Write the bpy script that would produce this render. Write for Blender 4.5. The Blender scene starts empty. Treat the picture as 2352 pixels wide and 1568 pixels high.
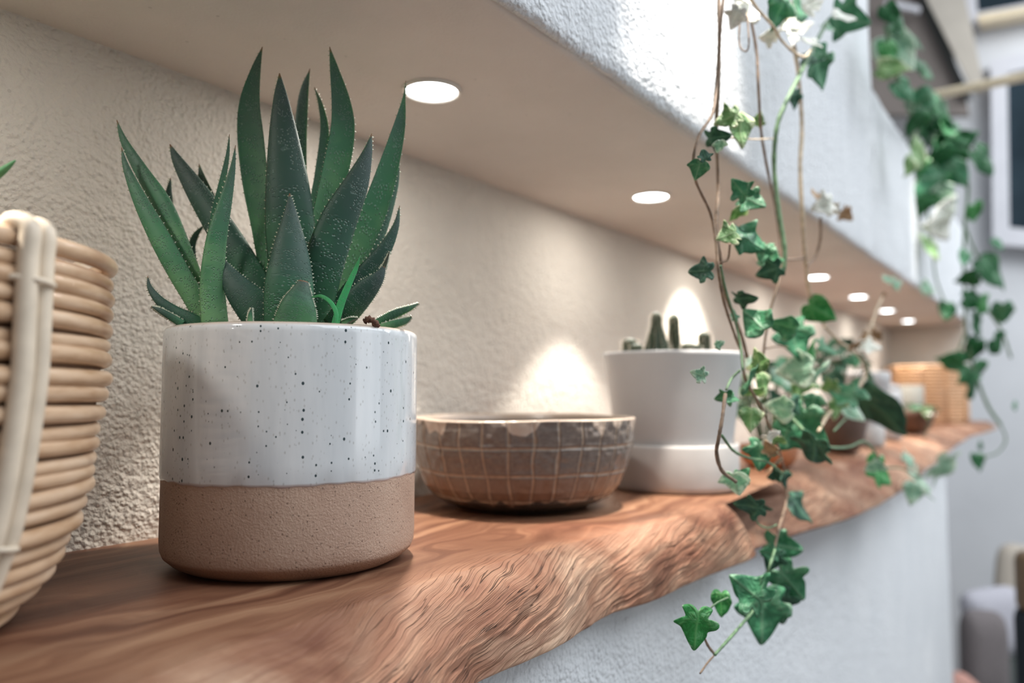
import bpy, bmesh, math, random
import numpy as np
from mathutils import Vector, Matrix

random.seed(7)
rng = np.random.default_rng(7)
S = bpy.context.scene
COL = S.collection

# ------------------------------------------------------------------ camera
F_PX, W_PX, H_PX = 1750.0, 2352, 1568
YAW = math.radians(36.0)
PITCH = math.atan(116 / F_PX)
CAM_H = 0.0945
Fh = Vector((math.cos(YAW), math.sin(YAW), 0))
Rt = Vector((math.sin(YAW), -math.cos(YAW), 0))
Zu = Vector((0, 0, 1))
Fw = Fh * math.cos(PITCH) + Zu * math.sin(PITCH)
Up = -Fh * math.sin(PITCH) + Zu * math.cos(PITCH)
EYE = Vector((0, 0, CAM_H))
cam_data = bpy.data.cameras.new('camera')
cam = bpy.data.objects.new('camera', cam_data)
COL.objects.link(cam)
S.camera = cam
cam_data.sensor_width = 36
cam_data.lens = F_PX / W_PX * 36
cam_data.clip_start = 0.01
cam_data.clip_end = 60
cam_data.dof.use_dof = True
cam_data.dof.focus_distance = 0.405
cam_data.dof.aperture_fstop = 4.5
cam.matrix_world = Matrix(((Rt.x, Up.x, -Fw.x, 0), (Rt.y, Up.y, -Fw.y, 0), (Rt.z, Up.z, -Fw.z, CAM_H), (0, 0, 0, 1)))

# ------------------------------------------------------------------ world, lights, exposure
S.view_settings.view_transform = 'Standard'
S.view_settings.look = 'None'
S.view_settings.exposure = 0.14
S.view_settings.gamma = 1.0
S.view_settings.use_curve_mapping = False
wd = bpy.data.worlds.new('room_daylight')
S.world = wd
wd.use_nodes = True
wd.node_tree.nodes['Background'].inputs[0].default_value = (0.76, 0.82, 0.90, 1)
wd.node_tree.nodes['Background'].inputs[1].default_value = 0.26


def area(name, loc, target, size, sy, power, color):
    l = bpy.data.lights.new(name, 'AREA')
    l.shape = 'RECTANGLE'
    l.size, l.size_y, l.energy, l.color = size, sy, power, color
    o = bpy.data.objects.new(name, l)
    COL.objects.link(o)
    o.location = loc
    o.rotation_euler = (Vector(target) - Vector(loc)).to_track_quat('-Z', 'Y').to_euler()
    return o


def spot(name, loc, target, angle, blend, power, color, radius=0.02):
    l = bpy.data.lights.new(name, 'SPOT')
    l.energy, l.color, l.spot_size, l.spot_blend, l.shadow_soft_size = power, color, math.radians(angle), blend, radius
    o = bpy.data.objects.new(name, l)
    COL.objects.link(o)
    o.location = loc
    o.rotation_euler = (Vector(target) - Vector(loc)).to_track_quat('-Z', 'Y').to_euler()
    return o


# daylight of the attic room, from its skylight and windows behind and to the right of the camera, plus an added far wall fill
area('skylight_daylight', (1.3, -1.5, 2.3), (1.0, 0.3, 0.0), 3.4, 1.8, 86, (0.90, 0.95, 1.0))
area('far_wall_fill', (3.4, -1.3, 1.9), (4.3, 0.4, 0.3), 1.6, 1.2, 44.0, (0.92, 0.96, 1.0))  # added fill that brightens the far wall; stands at no window
area('window_daylight', (1.9, -2.4, 0.7), (0.5, 0.3, 0.1), 1.6, 1.8, 16.0, (0.90, 0.95, 1.0))
# ceiling spotlights of the room above the frame, grazing the front wall
spot('room_spotlight', (0.56, 0.10, 1.05), (0.595, 0.245, 0.36), 23, 0.6, 110, (1.0, 0.93, 0.84))
spot('ledge_spotlight', (1.70, 0.02, 1.5), (1.80, 0.22, 0.45), 9, 0.5, 160, (1.0, 0.95, 0.88), 0.03)


# ------------------------------------------------------------------ pixel helpers (photo pixel -> point in the room)
def ray(px, py):
    return Fw + Rt * ((px - 1176) / F_PX) + Up * ((784 - py) / F_PX)


def at(px, py, s):
    d = ray(px, py)
    return EYE + d * (s / d.dot(Fh))


def on_z(px, py, z):
    d = ray(px, py)
    return EYE + d * ((z - CAM_H) / d.z)


def on_y(px, py, y):
    d = ray(px, py)
    return EYE + d * (y / d.y)


def on_x(px, py, x):
    d = ray(px, py)
    return EYE + d * (x / d.x)


# ------------------------------------------------------------------ node helpers
class NT:
    def __init__(self, name):
        self.m = bpy.data.materials.new(name)
        self.m.use_nodes = True
        self.t = self.m.node_tree
        self.b = self.t.nodes['Principled BSDF']

    def n(self, typ, props=None, **ins):
        nd = self.t.nodes.new(typ)
        for k, v in (props or {}).items():
            setattr(nd, k, v)
        for k, v in ins.items():
            key = k.replace('_', ' ')
            if key.startswith('i') and key[1:].isdigit():
                key = int(key[1:])
            self.set(nd.inputs[key], v)
        return nd

    def set(self, sock, v):
        if isinstance(v, bpy.types.NodeSocket):
            self.t.links.new(v, sock)
        elif isinstance(v, (tuple, list)) and len(v) == 3 and sock.type == 'RGBA':
            sock.default_value = (*v, 1)
        else:
            sock.default_value = v

    def coord(self, which='Object'):
        return self.n('ShaderNodeTexCoord').outputs[which]

    def map(self, vec, scale=(1, 1, 1), rot=(0, 0, 0), loc=(0, 0, 0)):
        return self.n('ShaderNodeMapping', None, Vector=vec, Scale=scale, Rotation=rot, Location=loc).outputs[0]

    def noise(self, vec, scale, detail=4, rough=0.5, dist=0.0):
        return self.n('ShaderNodeTexNoise', None, Vector=vec, Scale=scale, Detail=detail, Roughness=rough, Distortion=dist).outputs[0]

    def ramp(self, fac, stops):
        r = self.n('ShaderNodeValToRGB', None, Fac=fac)
        cr = r.color_ramp
        while len(cr.elements) < len(stops):
            cr.elements.new(0.5)
        for e, (p, c) in zip(cr.elements, stops):
            e.position = p
            e.color = (*c, 1) if len(c) == 3 else c
        return r.outputs[0]

    def step(self, v, a, b):
        r = self.n('ShaderNodeMapRange', {'clamp': True}, Value=v)
        r.inputs['From Min'].default_value = a
        r.inputs['From Max'].default_value = b
        return r.outputs[0]

    def math(self, op, a, b=0.0):
        nd = self.n('ShaderNodeMath', {'operation': op})
        self.set(nd.inputs[0], a)
        self.set(nd.inputs[1], b)
        return nd.outputs[0]

    def mix(self, f, a, b, mode='MIX'):
        nd = self.n('ShaderNodeMix', {'data_type': 'RGBA', 'blend_type': mode})
        self.set(nd.inputs[0], f)
        self.set(nd.inputs[6], a)
        self.set(nd.inputs[7], b)
        return nd.outputs[2]

    def bump(self, h, strength=0.5, dist=0.001, normal=None):
        nd = self.n('ShaderNodeBump', None, Height=h, Strength=strength, Distance=dist)
        if normal:
            self.set(nd.inputs['Normal'], normal)
        return nd.outputs[0]

    def out(self, color=None, rough=None, normal=None, **kw):
        if color is not None:
            self.set(self.b.inputs['Base Color'], color)
        if rough is not None:
            self.set(self.b.inputs['Roughness'], rough)
        if normal is not None:
            self.set(self.b.inputs['Normal'], normal)
        for k, v in kw.items():
            self.set(self.b.inputs[k.replace('_', ' ')], v)
        return self.m

    def attr(self, name):
        return self.n('ShaderNodeAttribute', {'attribute_name': name}).outputs['Color']


def simple(name, col, rough=0.6, nscale=60, var=0.12, bump=0.2, bdist=0.0006, **kw):
    t = NT(name)
    c = t.coord()
    nz = t.noise(c, nscale, 5)
    a = tuple(max(0, x * (1 - var)) for x in col)
    b = tuple(min(1, x * (1 + var)) for x in col)
    return t.out(t.ramp(nz, [(0.3, a), (0.7, b)]), rough, t.bump(nz, bump, bdist), **kw)


def plaster(name, col, col2, grain, strength, dist=0.0022):
    t = NT(name)
    c = t.coord()
    big = t.noise(c, 9, 4, 0.6)
    g1 = t.noise(c, grain, 5, 0.6, 0.0)
    g2 = t.noise(c, grain * 0.33, 3, 0.5, 0.2)
    vo = t.n('ShaderNodeTexVoronoi', {'feature': 'SMOOTH_F1'}, Vector=t.map(c, (1, 1, 1)), Scale=grain * 1.15)
    vo.inputs['Smoothness'].default_value = 0.6
    lump = t.math('SUBTRACT', 1.0, vo.outputs['Distance'])
    h = t.math('ADD', t.math('MULTIPLY', t.math('MULTIPLY', lump, g2), 1.5), t.math('ADD', t.math('MULTIPLY', g2, 0.9), t.math('MULTIPLY', g1, 0.9)))
    spk = t.n('ShaderNodeTexVoronoi', None, Vector=c, Scale=55.0)
    dot = t.math('MULTIPLY', t.math('LESS_THAN', spk.outputs['Distance'], 0.06), 0.35)
    colr = t.ramp(big, [(0.3, col), (0.72, col2)])
    colr = t.mix(dot, colr, tuple(x * 0.55 for x in col))
    return t.out(colr, 0.9, t.bump(h, strength, dist))


M = {}
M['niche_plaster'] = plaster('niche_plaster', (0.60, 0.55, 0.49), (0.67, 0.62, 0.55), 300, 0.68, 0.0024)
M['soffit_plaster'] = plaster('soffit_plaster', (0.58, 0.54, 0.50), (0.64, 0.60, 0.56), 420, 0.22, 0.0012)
M['white_plaster'] = plaster('white_plaster', (0.60, 0.62, 0.64), (0.66, 0.675, 0.69), 260, 0.75, 0.0028)
M['far_paint'] = simple('far_paint', (0.76, 0.77, 0.79), 0.8, 4, 0.04, 0.05)
M['brown_board'] = simple('brown_board', (0.24, 0.205, 0.185), 0.7, 8, 0.08)
M['beige_beam'] = simple('beige_beam', (0.55, 0.50, 0.43), 0.6, 8, 0.06)
M['dark_groove'] = simple('dark_groove', (0.06, 0.07, 0.065), 0.7)
M['cream_wood'] = simple('cream_wood', (0.78, 0.66, 0.47), 0.45, 20, 0.08)
M['white_frame'] = simple('white_frame', (0.70, 0.70, 0.74), 0.4, 10, 0.03)
t = NT('night_glass')
t.out(t.ramp(t.noise(t.coord(), 3, 3), [(0.3, (0.012, 0.022, 0.03)), (0.7, (0.03, 0.05, 0.065))]), 0.12)
M['night_glass'] = t.m


# ------------------------------------------------------------------ mesh helpers
def tag(o, label=None, cat=None, group=None, kind=None):
    if label:
        o['label'] = label
    if cat:
        o['category'] = cat
    if group:
        o['group'] = group
    if kind:
        o['kind'] = kind
    return o


def mesh_obj(name, verts, faces, mat, parent=None, smooth=True, uv=None, mats=None, fmat=None, attrs=None):
    me = bpy.data.meshes.new(name)
    me.from_pydata([tuple(v) for v in verts], [], faces)
    for m_ in (mats or [mat]):
        me.materials.append(m_)
    if fmat is not None:
        me.polygons.foreach_set('material_index', fmat)
    me.polygons.foreach_set('use_smooth', [smooth] * len(me.polygons))
    if uv is not None:
        l = me.uv_layers.new(name='UVMap')
        vi = np.zeros(len(me.loops), dtype=np.int32)
        me.loops.foreach_get('vertex_index', vi)
        l.data.foreach_set('uv', np.asarray(uv, dtype=np.float32)[vi].ravel())
    for k, v in (attrs or {}).items():
        a = me.color_attributes.new(name=k, type='FLOAT_COLOR', domain='POINT')
        v = np.asarray(v, dtype=np.float32)
        if v.ndim == 1:
            v = np.stack([v, v, v, np.ones_like(v)], 1)
        a.data.foreach_set('color', v.ravel())
    me.update()
    o = bpy.data.objects.new(name, me)
    COL.objects.link(o)
    if parent:
        o.parent = parent
    return o


def empty(name, loc=(0, 0, 0)):
    o = bpy.data.objects.new(name, None)
    o.empty_display_size = 0.02
    COL.objects.link(o)
    o.location = loc
    return o


def box(name, lo, hi, mat, parent=None, bevel=0.0, smooth=False):
    bm = bmesh.new()
    bmesh.ops.create_cube(bm, size=1)
    for v in bm.verts:
        v.co = Vector([(lo[i] + hi[i]) / 2 + v.co[i] * (hi[i] - lo[i]) for i in range(3)])
    if bevel:
        bmesh.ops.bevel(bm, geom=bm.edges[:], offset=bevel, segments=3, affect='EDGES', profile=0.5)
    return bm_obj(name, bm, mat, parent, smooth)


def bm_obj(name, bm, mat, parent=None, smooth=True):
    bmesh.ops.recalc_face_normals(bm, faces=bm.faces[:])
    me = bpy.data.meshes.new(name)
    bm.to_mesh(me)
    bm.free()
    me.materials.append(mat)
    me.polygons.foreach_set('use_smooth', [smooth] * len(me.polygons))
    o = bpy.data.objects.new(name, me)
    COL.objects.link(o)
    if parent:
        o.parent = parent
    return o


def lathe(name, prof, n, mat, parent=None, closed=False, wob=None, uvs=False):
    """prof: list of (r, z). r==0 ends collapse to one vertex."""
    V, Fc, rows = [], [], []
    for (r, z) in prof:
        if r < 1e-6:
            rows.append([len(V)])
            V.append((0, 0, z))
        else:
            row = []
            for i in range(n):
                a = 2 * math.pi * i / n
                rr, zz = (r, z) if wob is None else wob(r, z, a)
                row.append(len(V))
                V.append((rr * math.cos(a), rr * math.sin(a), zz))
            rows.append(row)
    pairs = list(zip(rows[:-1], rows[1:]))
    if closed:
        pairs.append((rows[-1], rows[0]))
    for A, B in pairs:
        for i in range(n):
            j = (i + 1) % n
            if len(A) == 1 and len(B) == 1:
                continue
            if len(A) == 1:
                Fc.append((A[0], B[j], B[i]))
            elif len(B) == 1:
                Fc.append((A[i], A[j], B[0]))
            else:
                Fc.append((A[i], A[j], B[j], B[i]))
    return mesh_obj(name, V, Fc, mat, parent)


def smooth_path(P, n):
    """Catmull-Rom through the points, n samples"""
    P = [np.array(p, dtype=float) for p in P]
    P = [2 * P[0] - P[1]] + P + [2 * P[-1] - P[-2]]
    seg = len(P) - 3
    out = []
    for k in range(n):
        u = k / (n - 1) * seg
        i = min(int(u), seg - 1)
        f = u - i
        p0, p1, p2, p3 = P[i:i + 4]
        out.append(0.5 * ((2 * p1) + (-p0 + p2) * f + (2 * p0 - 5 * p1 + 4 * p2 - p3) * f * f + (-p0 + 3 * p1 - 3 * p2 + p3) * f ** 3))
    return out


def tube(name, pts, rad, mat, parent=None, sides=8, n=None, jitter=0.0, closed=False):
    n = n or len(pts) * 5
    C = smooth_path(pts, n) if n != len(pts) else [np.array(p, float) for p in pts]
    n = len(C)
    V, Fc = [], []
    prev = None
    for k, c in enumerate(C):
        tn = C[(k + 1) % n] - C[k - 1] if closed else C[min(k + 1, n - 1)] - C[max(k - 1, 0)]
        tn = tn / (np.linalg.norm(tn) + 1e-12)
        if prev is None:
            prev = np.cross(tn, (0.3, 0.2, 1.0))
        u = prev - tn * np.dot(prev, tn)
        u /= np.linalg.norm(u) + 1e-12
        prev = u
        w = np.cross(tn, u)
        r = rad(k / (n - 1)) if callable(rad) else rad
        if jitter:
            r *= 1 + jitter * (random.random() - 0.5)
        for i in range(sides):
            a = 2 * math.pi * i / sides
            V.append(c + (u * math.cos(a) + w * math.sin(a)) * r)
    for k in range(n if closed else n - 1):
        for i in range(sides):
            j = (i + 1) % sides
            k2 = (k + 1) % n
            Fc.append((k * sides + i, k * sides + j, k2 * sides + j, k2 * sides + i))
    if not closed:
        Fc.append(tuple(range(sides))[::-1])
        Fc.append(tuple((n - 1) * sides + i for i in range(sides)))
    return mesh_obj(name, V, Fc, mat, parent)


def vnoise(x, y, seed=0):
    """2D value noise, vectorised, about -1..1"""
    xi, yi = np.floor(x).astype(np.int64), np.floor(y).astype(np.int64)
    xf, yf = x - xi, y - yi

    def h(a, b):
        v = (a * 374761393 + b * 668265263 + seed * 1442695041) & 0x7fffffff
        v = ((v ^ (v >> 13)) * 1274126177) & 0x7fffffff
        return ((v ^ (v >> 16)) & 0xffff) / 32767.5 - 1
    u, v = xf * xf * (3 - 2 * xf), yf * yf * (3 - 2 * yf)
    return (h(xi, yi) * (1 - u) + h(xi + 1, yi) * u) * (1 - v) + (h(xi, yi + 1) * (1 - u) + h(xi + 1, yi + 1) * u) * v


def fbm(x, y, o=4, seed=0):
    s, a, tot = 0, 1, 0
    for k in range(o):
        s = s + a * vnoise(x * 2 ** k, y * 2 ** k, seed + k)
        tot += a
        a *= 0.5
    return s / tot


# ------------------------------------------------------------------ the niche and the room
YB, YF, ZC = 0.484, 0.245, 0.313
def rough_box(name, lo, hi, mat, r=0.006):
    """a plastered wall block with a rounded, slightly uneven arris along X"""
    o = box(name, lo, hi, mat, None, r, True)
    return tag(o, kind='structure')


rough_box('wall_back', (-0.8, YB, -0.12), (2.95, YB + 0.12, ZC + 0.1), M['niche_plaster'])


def soffit():
    # niche ceiling with a wavy front arris; runs into the front wall
    nx = 260
    xs = np.linspace(-0.8, 2.86, nx)
    prof = [(YB + 0.1, 0.0), (YB - 0.001, 0.0), (0.42, 0.0), (0.36, 0), (0.30, 0.0), (YF + 0.012, 0.0), (YF + 0.006, 0.0012)]
    V, Fc = [], []
    for i, x in enumerate(xs):
        for (y, z) in prof:
            w = float(vnoise(np.array([x * 14]), np.array([y * 10]), 3)[0]) * 0.0012
            V.append((x, y, ZC + z + w * (1 if y < YB - 0.01 else 0)))
        V.append((x, YF + 0.006, ZC + 0.05))
        V.append((x, YB + 0.1, ZC + 0.05))
    m = len(prof) + 2
    for i in range(nx - 1):
        for j in range(m):
            k = (j + 1) % m
            Fc.append((i * m + j, i * m + k, (i + 1) * m + k, (i + 1) * m + j))
    Fc.append(tuple(range(m)))
    Fc.append(tuple((nx - 1) * m + j for j in range(m))[::-1])
    return tag(mesh_obj('ceiling', V, Fc, M['soffit_plaster']), kind='structure')


soffit()


def front_wall(name, x0, x1, ztop, n):
    xs = np.linspace(x0, x1, n)
    zs = [ZC + 0.0005, ZC + 0.0015, ZC + 0.004, ZC + 0.008, ZC + 0.014, ZC + 0.03] + list(np.linspace(ZC + 0.05, ztop - 0.004, 14)) + [ztop]
    ys = [YF + 0.0065, YF + 0.0035, YF + 0.0012, YF + 0.0003] + [YF] * (len(zs) - 5) + [YF + 0.004]
    V, Fc = [], []
    for x in xs:
        for y, z in zip(ys, zs):
            w = float(fbm(np.array([x * 22]), np.array([z * 22]), 3, 9)[0]) * 0.0022 + float(fbm(np.array([x * 190]), np.array([z * 190]), 2, 19)[0]) * 0.0012
            V.append((x, y + w, z))
        V.append((x, YF + 0.24, ztop))
        V.append((x, YF + 0.24, ZC + 0.0495))
        V.append((x, YF + 0.0075, ZC + 0.0495))
    m = len(zs) + 3
    for i in range(n - 1):
        for j in range(m):
            k = (j + 1) % m
            Fc.append((i * m + j, i * m + k, (i + 1) * m + k, (i + 1) * m + j))
    Fc.append(tuple(range(m)))
    Fc.append(tuple((n - 1) * m + j for j in range(m))[::-1])
    return tag(mesh_obj(name, V, Fc, M['white_plaster']), kind='structure')


front_wall('wall_front', -0.8, 1.36, 1.15, 700)
front_wall('wall_ledge', 1.361, 2.86, 0.605, 120)
rough_box('wall_lower', (-0.8, 0.262, -1.6), (2.28, 0.60, -0.050), M['white_plaster'], 0.012)
rough_box('wall_recess', (2.281, 0.37, -1.6), (2.88, 0.60, -0.045), M['white_plaster'], 0.004)
rough_box('wall_end', (2.865, 0.262, -0.04), (2.97, 0.62, ZC + 0.3), M['niche_plaster'], 0.004)
tag(box('wall_far', (4.5, -3.0, -1.6), (4.6, 1.6, 2.6), M['far_paint']), kind='structure')
tag(box('floor', (-2.0, -3.0, -1.7), (4.6, 1.6, -1.6), simple('floor_boards', (0.45, 0.40, 0.36), 0.6, 6)), kind='structure')


def slab_on_x(name, poly, x, depth, mat, parent=None):
    """a board standing in the plane X = x, outline given in photo pixels, with real thickness"""
    P = [on_x(px, py, x) for px, py in poly]
    n = len(P)
    V = [(x, p.y, p.z) for p in P] + [(x + depth, p.y, p.z) for p in P]
    Fc = [tuple(range(n)), tuple(range(n, 2 * n))[::-1]] + [(i, i + n, (i + 1) % n + n, (i + 1) % n) for i in range(n)]
    return mesh_obj(name, V, Fc, mat, parent, smooth=False)


tag(slab_on_x('ceiling_slope', [(1960, -120), (2120, -120), (2150, 0), (2215, 205), (2225, 262), (2130, 262), (1960, 262)], 4.30, 0.06, M['brown_board']), kind='structure')
tag(slab_on_x('trim_1', [(2088, -120), (2105, -120), (2128, 0), (2232, 225), (2216, 225), (2112, 0)], 4.26, 0.03, M['dark_groove']), kind='structure')
tag(slab_on_x('trim_2', [(2106, -120), (2190, -120), (2218, 0), (2262, 205), (2233, 205), (2129, 0)], 4.22, 0.07, M['beige_beam']), kind='structure')
tag(slab_on_x('trim_3', [(2032, 12), (2036, -2), (2112, 14), (2108, 26)], 4.2, 0.04, M['white_frame']), kind='structure')


def window(name, pane, sill, frame_w):
    w = tag(empty(name, on_x(pane[0][0], pane[0][1], 4.42)), kind='structure')
    w.matrix_world  # base point of the window
    inv = Matrix.Translation(-w.location)
    def put(o):
        o.data.transform(inv)
        return o
    put(slab_on_x('pane', pane, 4.44, 0.01, M['night_glass'], w))
    (ax, ay), (bx, by), (cx, cy), (dx, dy) = pane   # tl, tr, br, bl
    f = frame_w
    put(slab_on_x('frame_side', [(ax - f, ay), (ax, ay), (dx, dy), (dx - f, dy)], 4.40, 0.08, M['white_frame'], w))
    put(slab_on_x('frame_head', [(ax - f, ay - f * .8), (bx, by - f * .8), (bx, by), (ax, ay), (ax - f, ay)], 4.40, 0.08, M['white_frame'], w))
    put(slab_on_x('frame_foot', [(dx - f, dy), (dx, dy), (cx, cy), (cx, cy + f), (dx - f, dy + f)], 4.40, 0.08, M['white_frame'], w))
    if sill:
        put(slab_on_x('sill', sill, 4.34, 0.1, M['cream_wood'], w))
    return w


window('window_1', [(2313, 168), (2560, 110), (2560, 545), (2318, 522)], None, 38)
window('window_2', [(2232, -160), (2560, -300), (2560, -30), (2244, 28)], [(2244, 34), (2560, -24), (2560, -4), (2248, 52)], 26)

# ------------------------------------------------------------------ recessed spotlights in the niche ceiling
t = NT('lamp_glass')
t.out((0.0, 0.0, 0.0), 0.6, None, Emission_Color=(0.93, 0.97, 1.0), Emission_Strength=14.0)
t.b.inputs['Specular IOR Level'].default_value = 0
M['lamp_glass'] = t.m
M['lamp_ring'] = simple('lamp_ring', (0.72, 0.68, 0.62), 0.35, 50, 0.02)
lamp_x = [-0.33, 0.035, 0.402, 0.770, 1.137, 1.504, 1.871, 2.238, 2.60]
lamp_lab = {2: 'recessed round spotlight nearest the camera, beside the tall aloe tip',
            3: 'second recessed spotlight, over the white cactus pot',
            4: 'third recessed spotlight, half hidden behind ivy leaves',
            5: 'fourth recessed spotlight, just right of the thin ivy stem',
            6: 'fifth recessed spotlight, third counted back from the end wall',
            7: 'sixth recessed spotlight, second counted back from the end wall',
            8: 'last recessed spotlight, right against the end wall of the niche',
            1: 'recessed spotlight above the rattan basket, out of view', 0: 'recessed spotlight left of the basket, out of view'}
for i, x in enumerate(lamp_x):
    L = empty('recessed_spotlight', (x, 0.364 + 0.0035 * max(0, i - 2), ZC))
    tag(L, lamp_lab[i], 'spotlight', 'spotlights in the niche ceiling')
    lathe('trim_ring', [(0.0185, -0.0012), (0.0195, -0.0024), (0.0212, -0.0022), (0.0218, 0.0012), (0.0185, 0.0012)], 40, M['lamp_ring'], L, closed=True)
    lathe('lamp_lens', [(0, -0.0016), (0.012, -0.0018), (0.0184, -0.0008), (0.0184, 0.002), (0, 0.002)], 36, M['lamp_glass'], L)
    sp = spot('bulb', (0, 0, -0.006), (0, 0, -1), 78, 0.30, 6.0 if i < 7 else 3.0, (1.0, 0.945, 0.86), 0.008)
    sp.parent = L
    if i == 4:      # this lamp is tipped towards the wall
        sp.rotation_euler = (math.radians(30), 0, 0)
        sp.data.energy = 8.0
        sp.data.spot_blend = 0.8
    gl = bpy.data.lights.new('lamp_spill', 'AREA')
    gl.shape, gl.size, gl.energy, gl.color = 'DISK', 0.034, 0.34, (1.0, 0.94, 0.86)
    go = bpy.data.objects.new('lamp_spill', gl)
    COL.objects.link(go)
    go.parent = L
    go.location = (0, 0, -0.0022)

# ------------------------------------------------------------------ the live edge shelf
CREST = [(306, 1548), (459, 1487), (765, 1385), (1033, 1305), (1102, 1290), (1316, 1234), (1530, 1188), (1660, 1152), (1705, 1133), (1760, 1110), (1812, 1087), (1877, 1068), (1950, 1046), (2023, 1022), (2100, 996), (2190, 975), (2255, 967), (2276, 966)]
BOT = [(1102, 1567), (1224, 1517), (1301, 1479), (1347, 1448), (1416, 1410), (1492, 1387), (1607, 1334), (1752, 1276), (1837, 1246), (1898, 1217), (1971, 1188), (2043, 1152), (2094, 1116), (2137, 1075), (2200, 1023), (2235, 1001), (2278, 989)]
cr = [on_z(x, y, 0.0) for x, y in CREST]
def zb_at(px):
    return -0.05 if px < 2050 else -0.05 + 0.028 * (px - 2050) / 230
bt = [on_z(x, y, zb_at(x)) for x, y in BOT]
CX, CY = [-0.8, -0.2, 0.0] + [p.x for p in cr], [0.215, 0.20, 0.205] + [p.y for p in cr]
BX, BY = [-0.8, 0.0, 0.2] + [p.x for p in bt], [0.21, 0.205, 0.215] + [p.y for p in bt]
BZ = [-0.05] * 3 + [p.z for p in bt]
XEND = cr[-1].x

def build_shelf():
    xs = np.concatenate([np.linspace(-0.8, 0.06, 60, endpoint=False), np.linspace(0.06, 0.80, 900, endpoint=False), np.linspace(0.80, 1.5, 320, endpoint=False), np.linspace(1.5, XEND, 260)])
    cy = np.interp(xs, CX, CY)
    by = np.interp(xs, BX, BY)
    bz = np.interp(xs, BX, BZ)
    k = np.ones(15) / 15
    def sm(a):
        return np.convolve(np.pad(a, 7, 'edge'), k, 'valid')
    cy, by, bz = sm(cy), sm(by), sm(bz)
    rows = []      # (y, z, v, isface)
    n_top, n_face, n_und = 26, 130, 10
    V, UV, FA, NT_ = [], [], [], {}
    tt = np.linspace(0, 1, n_top)
    for j, u in enumerate(tt):                      # top, from the wall to the crest
        u2 = 1 - (1 - u) ** 1.6
        yw = 0.50
        y = yw + (cy - yw) * u2
        z = -0.0025 * np.clip((u2 - 0.86) / 0.14, 0, 1) ** 2 + 0 * xs
        z = z + fbm(xs * 10, y * 26, 2, 5) * 0.0004 * min(1, u2 * 3) - 0.0004
        V.append(np.stack([xs, y, z], 1)); UV.append(np.stack([xs, (0.5 - y)], 1)); FA.append(np.full(len(xs), 0.0) + np.clip((u2 - 0.93) / 0.07, 0, 1) * 0.4)
    for j in range(1, n_face + 1):                  # the bark edge
        f = j / n_face
        bulge = np.sin(f * math.pi) * (0.006 + 0.004 * fbm(xs * 9, xs * 0, 2, 31))
        # a shoulder that leaves the crest gently, then turns under
        y = cy + (by - cy) * (f ** 0.85) - bulge
        z = -0.0025 + (bz + 0.0025) * f ** 1.05
        y = y + 0.012 * np.clip((f - 0.93) / 0.07, 0, 1) ** 2
        z = z - 0.003 * np.clip((f - 0.90) / 0.1, 0, 1)
        s = 0.06 * f
        # flowing ridges: phase follows the slanting grain
        px_, py_ = xs, s
        warp = fbm(px_ * 16 + 3, px_ * 0 + py_ * 28, 3, 11) * 0.9 + fbm(px_ * 45, px_ * 0 + py_ * 60, 2, 13) * 0.22
        ph = (px_ * 0.24 + py_ * 0.97) * 330 + warp * 3.5
        amp = np.clip(fbm(px_ * 7 + 9, px_ * 0 + py_ * 12, 2, 17) * 0.9 + 0.55, 0.12, 1.0) * np.clip(f * 5, 0, 1) * np.clip((1 - f) * 8, 0.15, 1)
        fine = 1 - np.abs(vnoise(ph * 1.0, px_ * 14 - py_ * 3, 23)) * 2
        ridge = fine * 0.0011 + fbm(ph * 2.3, px_ * 30 - py_ * 7, 2, 29) * 0.0006
        y = y - ridge * amp - fbm(px_ * 20, px_ * 0 + py_ * 30, 3, 41) * 0.0028 * np.clip(f * 4, 0, 1)
        # broad folds in the far half
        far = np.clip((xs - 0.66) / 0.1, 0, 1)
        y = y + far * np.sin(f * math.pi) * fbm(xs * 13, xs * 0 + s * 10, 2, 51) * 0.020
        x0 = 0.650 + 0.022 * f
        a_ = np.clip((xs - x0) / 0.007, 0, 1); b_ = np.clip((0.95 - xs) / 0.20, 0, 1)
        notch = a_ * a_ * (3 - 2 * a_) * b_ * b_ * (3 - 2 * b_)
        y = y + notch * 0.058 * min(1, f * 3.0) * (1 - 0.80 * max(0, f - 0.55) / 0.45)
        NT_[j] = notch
        V.append(np.stack([xs, y, z], 1)); UV.append(np.stack([xs, 0.5 - cy + s], 1)); FA.append(np.full(len(xs), min(1.0, 0.4 + f * 3)))
    yl, zl = V[-1][:, 1].copy(), V[-1][:, 2].copy()
    for j in range(1, n_und + 1):
        u = j / n_und
        y = yl + (0.50 - yl) * u
        z = zl - 0.0015 * np.sin(min(u * 3, 1) * math.pi / 2) + 0 * xs
        V.append(np.stack([xs, y, z], 1)); UV.append(np.stack([xs, 0.36 + u * 0.2 + 0 * xs], 1)); FA.append(np.full(len(xs), 1.0))
    R_, N_ = len(V), len(xs)
    Vf = np.stack(V, 0).reshape(-1, 3)
    UVf = np.stack(UV, 0).reshape(-1, 2)
    FAf = np.stack(FA, 0).reshape(-1)
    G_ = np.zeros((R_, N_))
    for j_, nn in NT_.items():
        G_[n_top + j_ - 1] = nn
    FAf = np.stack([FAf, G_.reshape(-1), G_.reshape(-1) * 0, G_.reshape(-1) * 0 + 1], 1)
    Fc = []
    for j in range(R_):
        k2 = (j + 1) % R_
        a, b = j * N_, k2 * N_
        Fc += [(a + i, b + i, b + i + 1, a + i + 1) for i in range(N_ - 1)]
    Fc.append(tuple(j * N_ for j in range(R_))[::-1])
    Fc.append(tuple(j * N_ + N_ - 1 for j in range(R_)))
    t = NT('live_edge_wood')
    uv = t.coord('UV')
    fas = t.n('ShaderNodeSeparateColor', None, Color=t.attr('face'))
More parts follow.
